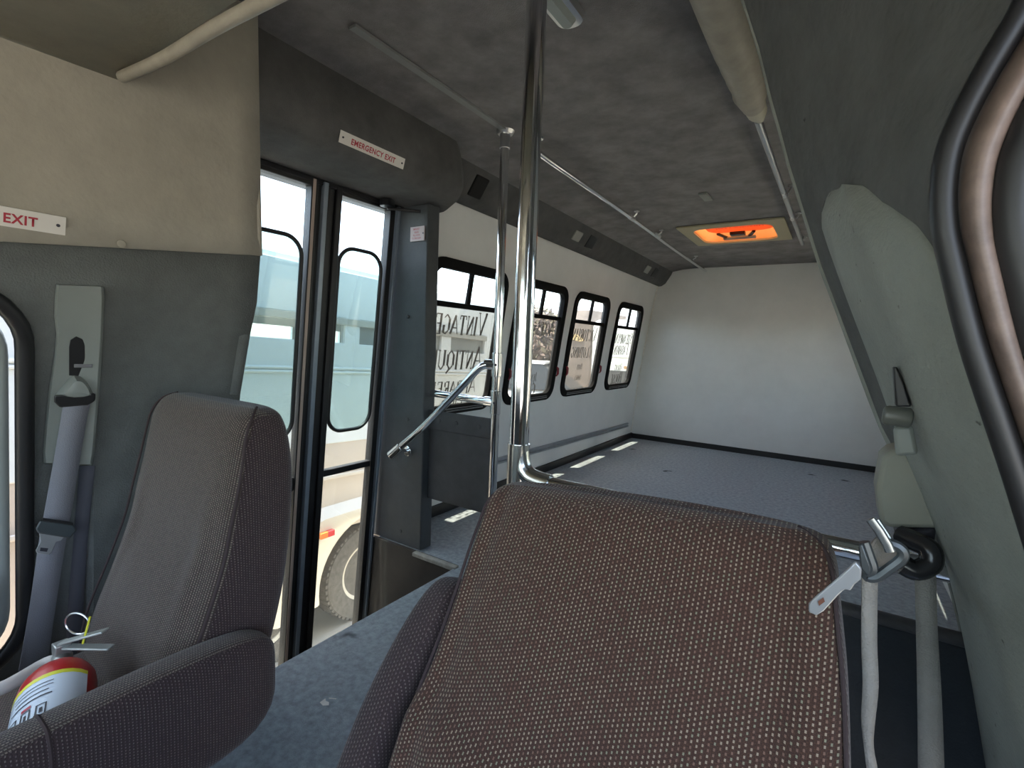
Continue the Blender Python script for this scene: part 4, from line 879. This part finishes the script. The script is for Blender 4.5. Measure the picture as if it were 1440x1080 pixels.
# roof
b = MB(); RFP = [(XS-.045, 1.42), (XS-.05, 1.475), (XS-.10, 1.52), (XS-.25, 1.56), (XS-.6, 1.59), (XS-1.1, 1.60), (XS-1.6, 1.59), (XS-1.95, 1.56), (XS-2.10, 1.52), (XS-2.15, 1.475), (XS-2.16, 1.42)]
rings = []
for y, k in ((YF, 1), (YR-.35, 1), (YR-.16, .995), (YR-.06, .97), (YR, .90)):
    rings.append([Vector((lerp(XS-1.1, x, k), y, lerp(1.30, z, k))) for x, z in RFP])
b.loft(rings); tilt(b.build('roof', rv_w, rv))
# side panels around the window openings
OP = [(1.22, 2.04, False), (2.16, 3.00, True), (3.12, 3.60, True)]
def side(x0, x1, name):
    b = MB(); b.box((x0, YF, 1.135), (x1, YR-.02, 1.44)); tilt(b.build('upper_side', rv_w, rv, bevel=.006))
    b = MB(); b.box((x0, YF, .30), (x1, YR-.02, .97)); tilt(b.build('lower_side', rv_w, rv, bevel=.006))
    b = MB(); ys2 = [YF, 1.22, 2.04, 2.16, 3.00, 3.12, 3.60, YR-.02]
    for a, c_ in ((0, 1), (2, 3), (4, 5), (6, 7)):
        b = MB(); b.box((x0, ys2[a], .965), (x1, ys2[c_], 1.14)); tilt(b.build('window_post', rv_w, rv))
side(XS-.04, XS, 'near'); side(XS-2.15, XS-2.11, 'far')
b = MB(); b.box((XS-.035, 1.0, 1.045+.045), (XS+.012, 3.62, 1.135)); tilt(b.build('grille_band', rv_g, rv, bevel=.004))
b = MB(); b.box((XS-.030, 2.04, .965), (XS-.022, 3.60, 1.10)); tilt(b.build('side_glass', mat('dusty_grey_glass', (.20, .21, .19, 1), .25, noise=.25, nscale=4), rv))
for z in (.80, .775):
    b = MB(); b.tube([(XS+.004, YF, z), (XS+.004, YR-.03, z)], .009, 8); tilt(b.build('side_moulding', rv_w, rv))
b = MB(); b.box((XS-.05, YF, -.52), (XS-.008, 1.86, .305)); b.box((XS-.05, 2.74, -.52), (XS-.008, YR-.02, .305)); b.box((XS-.05, 1.86, -.30), (XS-.008, 2.74, .305)); tilt(b.build('lower_panel', rv_b, rv))
b = MB(); b.tube([(XS+.006, YF, .075), (XS+.006, YR-.03, .075)], .014, 8, flat=.6); tilt(b.build('rub_rail', mat('cream_rub_rail', (.62, .56, .48, 1), .35), rv))
b = MB(); b.box((XS-2.13, YR-.05, -.45), (XS-.03, YR-.01, 1.44)); tilt(b.build('rear_panel', rv_w, rv, bevel=.02))
b = MB(); b.tube([(XS-.03, YR-.05, -.45), (XS-.03, YR-.05, .3), (XS-.04, YR-.05, 1.1), (XS-.06, YR-.07, 1.45)], .045, 10); tilt(b.build('corner_post', rv_w, rv))
b = MB(); b.box((XS-2.1, YF, -.48), (XS-.06, YR-.06, -.40)); tilt(b.build('underbody', dark_m, rv))
# fender arch
WC = at(512, 800, 'x', XS-.02); WR = .355
fc = Vector((XS, WC.y, WC.z))
b = MB(); inner = []; outer = []; out2 = []; top = []
for k in range(25):
    a = math.radians(-8+196*k/24); r1, r2 = WR+.07, WR+.27
    inner.append(Vector((XS+.050, fc.y+r1*math.cos(a), fc.z+r1*math.sin(a)*1.03))); out2.append(Vector((XS+.062, fc.y+(r1+.02)*math.cos(a), fc.z+(r1+.02)*math.sin(a)*1.03)))
    outer.append(Vector((XS+.055, fc.y+r2*1.15*math.cos(a), fc.z+min(r2*math.sin(a), .50)))); top.append(Vector((XS-.01, fc.y+(r2+.05)*1.15*math.cos(a), fc.z+min((r2+.05)*math.sin(a), .56))))
back = [Vector((XS-.30, p.y, p.z)) for p in inner]
b.grid([back, inner, out2, outer, top]); b.build('wheel_arch', mat('glossy_cream_fender', (.62, .56, .46, 1), .16, coat=.6), rv)
mk = at(460, 751, 'x', XS+.07); b = MB(); b.box((XS+.055, mk.y-.055, mk.z-.020), (XS+.085, mk.y+.0, mk.z+.020)); b.build('marker_lamp', amber, rv, bevel=.004)
b = MB(); b.box((XS+.055, mk.y+.0, mk.z-.020), (XS+.085, mk.y+.05, mk.z+.020)); b.build('marker_lamp', redlens, rv, bevel=.004)
def wheel(cx, cy, cz, r, par, wd=.24, hub=hub_m):
    b = MB(); pr = [(-wd*.5, r*.60), (-wd*.52, r*.78), (-wd*.48, r*.93), (-wd*.36, r*.985), (wd*.36, r*.985), (wd*.48, r*.93), (wd*.52, r*.78), (wd*.45, r*.60), (wd*.38, r*.585)]
    n = 48; rings = [[Vector((cx+x, cy+rr*math.cos(2*math.pi*k/n), cz+rr*math.sin(2*math.pi*k/n))) for k in range(n)] for x, rr in pr]
    b.loft(rings)
    for k in range(52):                  # tread blocks
        a = 2*math.pi*k/52
        for s_, o_ in ((-1, 0), (1, .5)):
            a2 = a+o_*2*math.pi/52; c_, s2 = math.cos(a2), math.sin(a2); c3, s3 = math.cos(a2+.07), math.sin(a2+.07)
            x0, x1 = cx+s_*wd*.08, cx+s_*wd*.46
            P = [Vector((x0, cy+r*.97*c_, cz+r*.97*s2)), Vector((x1, cy+r*.93*c_, cz+r*.93*s2)), Vector((x1, cy+r*.93*c3, cz+r*.93*s3)), Vector((x0, cy+r*.97*c3, cz+r*.97*s3))]
            Q = [Vector((x0, cy+r*1.0*c_, cz+r*1.0*s2)), Vector((x1, cy+r*.98*c_, cz+r*.98*s2)), Vector((x1, cy+r*.98*c3, cz+r*.98*s3)), Vector((x0, cy+r*1.0*c3, cz+r*1.0*s3))]
            b.hexa(P+Q)
    w_ = b.build('wheel', tire_m, par)
    b = MB(); pr = [(wd*.36, r*.60), (wd*.44, r*.59), (wd*.40, r*.53), (wd*.18, r*.47), (wd*.16, r*.34), (wd*.26, r*.28), (wd*.28, r*.16), (wd*.42, r*.14), (wd*.44, 0.001)]
    b.loft([[Vector((cx+x, cy+rr*math.cos(2*math.pi*k/n), cz+rr*math.sin(2*math.pi*k/n))) for k in range(n)] for x, rr in pr], caps=False); h_ = b.build('wheel_rim', hub, w_)
    for k in range(6):
        a = 2*math.pi*k/6+.3; b = MB(); b.disc((cx+wd*.185, cy+r*.405*math.cos(a), cz+r*.405*math.sin(a)), (1, 0, 0), r*.055, .012, 14); o = b.build('rim_hole', dark_m, w_)
wheel(XS-.10, WC.y, WC.z, WR, rv)
W2c = at(372, 878, 'x', XS-.02)
wheel(XS-.10, W2c.y-.02, WC.z-.0, WR, rv)
# ------------------------------------------------------------------ parked cars beyond
def car(name, c_, yaw, col, label, L_=4.6, H_=1.45, W_=1.8, suv=False):
    t = thing(name, (c_[0], c_[1], GZ), label, 'car'); R_ = Matrix.Rotation(yaw, 3, 'Z'); C_ = Vector((c_[0], c_[1], GZ))
    def tr(p): return C_+R_ @ Vector(p)
    hb = .92*H_/1.45; wd = W_/2
    prof = [(-.5, .30, .55), (-.49, .22, .72), (-.44, .20, .80), (-.25, .20, .90), (-.1, .20, .95), (.25, .20, .98), (.42, .20, .95), (.48, .22, .88), (.5, .30, .62)]
    b = MB(); b.loft([[tr((x*L_, y, z)) for y, z in [(-wd*.96, z0), (-wd, (z0+z1)/2), (-wd*.94, z1), (-wd*.6, z1+.02), (wd*.6, z1+.02), (wd*.94, z1), (wd, (z0+z1)/2), (wd*.96, z0)]] for x, z0, z1 in prof]); b.build('car_body', col, t, subsurf=1)
    tp_ = .30 if suv else .2
    gh = [(-.22, .93, .93, .90), (-.10, .93, H_*.96, .80), (.08, .95, H_, .76), (.25, .97, H_*.97, .76), ((.42 if not suv else .46), .95, .96 if not suv else H_*.8, .86)]
    b = MB(); b.loft([[tr((x*L_, y, z)) for y, z in [(-wd*.92, z0), (-wd*w1, z1), (wd*w1, z1), (wd*.92, z0)]] for x, z0, z1, w1 in gh]); b.build('car_windows', darkglass, t)
    b = MB(); b.loft([[tr((x*L_, y, z)) for y, z in [(-wd*.78, H_-.045), (-wd*.6, H_), (wd*.6, H_), (wd*.78, H_-.045)]] for x in (-.09, 0, .12, .26)]); b.build('car_roof', col, t)
    for sx in (-.31, .31):
        for sy in (-1, 1):
            b = MB(); q = [tr((sx*L_, sy*(wd-.12), .33)), tr((sx*L_, sy*(wd+.01), .33))]; b.tube(q, .33, 24); w_ = b.build('wheel', tire_m, t)
            b = MB(); b.tube([tr((sx*L_, sy*(wd-.02), .33)), tr((sx*L_, sy*(wd+.02), .33))], .2, 18); b.build('hubcap', alu, w_)
    return t
carw = mat('white_car_paint', (.75, .75, .74, 1), .3, coat=.5); carb = mat('dark_blue_car_paint', (.05, .07, .11, 1), .3, coat=.5)
car('parked_car', (-8.0, 4.3), math.radians(80), carw, 'white car seen through the windows of the pale bus outside', H_=1.7, suv=True)
car('parked_car', (-7.0, 10.2), math.radians(18), carw, 'white car parked beyond the second side window', H_=1.6)
if False: car('parked_car', (-12.2, 8.0), math.radians(85), carb, 'dark blue car seen farther off behind the pale bus', H_=1.6)
# far white box van in the fourth window
vn = Vector((-3, 9.0, 0))
tv = thing('parked_van', (-2.7, 11, GZ), 'white high-roofed van with rounded dark window beyond the fourth side window', 'van')
Yv = vn.y; x0, x1 = at(829, 500, 'y', 9.0).x, at(829, 500, 'y', 9.0).x+2.4
b = MB(); b.box((x0, Yv, GZ+.45), (x1, Yv+4.5, at(866, 449, 'y', 9.0).z)); b.build('van_body', rv_w, tv, bevel=.15, bseg=4)
cl_ = at(851, 537, 'y', Yv); cr_ = at(889, 523, 'y', Yv)
b = MB(); b.prism([Vector((x, Yv-.012, z)) for x, z in rrect(cl_.x-.02, cr_.x+.35, at(866, 546, 'y', 9.0).z, at(866, 521, 'y', 9.0).z, .13, 6)], (0, .03, 0)); b.build('rear_window', darkglass, tv)
b = MB(); b.box((x0+.1, Yv-.01, at(866, 503, 'y', 9.0).z), (x1-.1, Yv+.01, at(866, 502, 'y', 9.0).z)); b.build('body_seam', rv_g, tv)
for xx in (at(880, 515, 'y', 9.0).x, at(856, 517, 'y', 9.0).x):
    b = MB(); b.disc((xx, Yv-.01, at(866, 516, 'y', 9.0).z), (0, 1, 0), .03, .04, 14); b.build('marker_lamp', mat('dull_amber', (.35, .2, .08, 1), .4), tv)
for sx in (x0+.35, x1-.35):
    b = MB(); b.tube([(sx-.12, Yv+.9, GZ+.36), (sx+.12, Yv+.9, GZ+.36)], .36, 24); b.build('wheel', tire_m, tv)
# brown stucco wall with a sand coloured board, white box truck beside it
bw = thing('stucco_shed', (-7, 12, GZ), 'brown stucco shed with a sand coloured board, beyond the third window', 'shed')
q0 = at(798, 500, 'y', 12.4); q1 = at(829, 500, 'y', 12.4)
b = MB(); b.box((q0.x-.25, 12.4, GZ), (q1.x, 15.0, at(815, 436, 'y', 12.4).z)); b.build('shed_wall', mat('brown_stucco', (.20, .155, .125, 1), .9, noise=.25, nscale=3, bump=.6, bscale=20), bw)
b = MB(); s0 = at(804, 479, 'y', 12.37); s1 = at(822, 470, 'y', 12.37); b.prism([(s0.x, 12.36, s0.z+.03), (s1.x-.12, 12.36, s0.z-.02), (s1.x, 12.36, s0.z+.02), (s1.x-.25, 12.36, s1.z), (s0.x, 12.36, s1.z-.02)], (0, .03, 0)); b.build('board', mat('sand_board', (.62, .46, .24, 1), .7), bw)
'''bt = thing('box_trailer', (-6, 12.6, GZ), 'tall white box trailer just right of the brown shed', 'trailer')
p0 = at(830, 500, 'y', 12.2); b = MB(); b.box((p0.x+.02, 12.2, GZ+.3), (p0.x+1.2, 16.5, at(835, 447, 'y', 12.2).z)); b.build('box', rv_w, bt, bevel=.03)
for yy in (13.0, 15.4):
    b = MB(); b.tube([(p0.x+.98, yy, GZ+.36), (p0.x+1.2, yy, GZ+.36)], .36, 20); b.build('wheel', tire_m, bt)'''
# low pale building with a pitched roof and its roof boxes
lb_ = thing('low_building', (-16, 22, GZ), 'long low pale building with a shallow grey roof in the far background', 'building')
zt = at(815, 450, 'y', 24).z; xa, xb = at(700, 470, 'y', 24).x, at(905, 470, 'y', 24).x
b = MB(); b.box((xa-12, 24, GZ), (xb+5, 34, zt)); b.build('building_wall', mat('pale_render', (.60, .58, .55, 1), .8, noise=.08, nscale=.6), lb_)
zr_ = at(836, 432, 'y', 25).z; ra, rb, rm = at(790, 440, 'y', 25).x, at(905, 445, 'y', 25).x, at(838, 432, 'y', 25).x
b = MB(); b.prism([(xa-12, 23.6, zt-.05), (xb+5.3, 23.6, zt-.05), (xb+2, 24.4, zt+.55), (rm, 24.4, zr_+.2), (ra, 24.4, zt+.6), (xa-12, 24.4, zt+.5)], (0, 9, 0)); b.build('building_roof', mat('grey_roof_sheet', (.42, .43, .44, 1), .6), lb_)
for k in range(4):
    xx = lerp(ra, rb, (k+.5)/4); b = MB(); b.box((xx-.3, 26, zt+.4), (xx+.4, 26.8, zt+1.05)); b.build('roof_vent', rv_g, lb_)
# broad brown bare tree beyond the second window
def shrub(name, base, rx, ry, rz, n, cols, label, cat, seed, leaf=.11):
    rnd = random.Random(seed); t = thing(name, base, label, cat); b = MB()
    for k in range(7):
        a = k*2.4; e = Vector((base[0]+rx*.55*math.cos(a), base[1]+ry*.55*math.sin(a), base[2]+rz*rnd.uniform(.7, 1.3)))
        b.tube(bez([base, Vector(base).lerp(e, .5)+Vector((0, 0, .15)), e], 4), [.07-.006*i for i in range(9)], 6)
    b.build('branches', mat('brown_bark', (.11, .08, .06, 1), .9), t)
    b = MB(); c_ = Vector(base)+Vector((0, 0, rz*.95))
    for k in range(n):
        while True:
            p = Vector((rnd.uniform(-1, 1), rnd.uniform(-1, 1), rnd.uniform(-1, 1)))
            if .35 < p.length < 1: break
        p = c_+Vector((p.x*rx, p.y*ry, p.z*rz)); u = Vector((rnd.gauss(0, 1), rnd.gauss(0, 1), rnd.gauss(0, 1))).normalized(); v = u.orthogonal().normalized(); s_ = leaf*rnd.uniform(.6, 1.5)
        b.m = rnd.randrange(len(cols)); b.add([p-u*s_, p+v*s_*.5, p+u*s_, p-v*s_*.5], [(0, 1, 2, 3)])
    o = b.build('foliage', cols, t, smooth=False); return t
br = [mat('brown_leaf', (.20, .145, .125, 1), .9), mat('dusty_leaf', (.26, .20, .17, 1), .9), mat('olive_brown_leaf', (.15, .13, .09, 1), .9)]
tc_ = at(768, 478, 'y', 14.5)
shrub('tree', (tc_.x-1.3, 14.8, GZ), 2.3, 1.8, 1.75, 9000, br, 'broad brown dusty tree behind the white car', 'tree', 5)
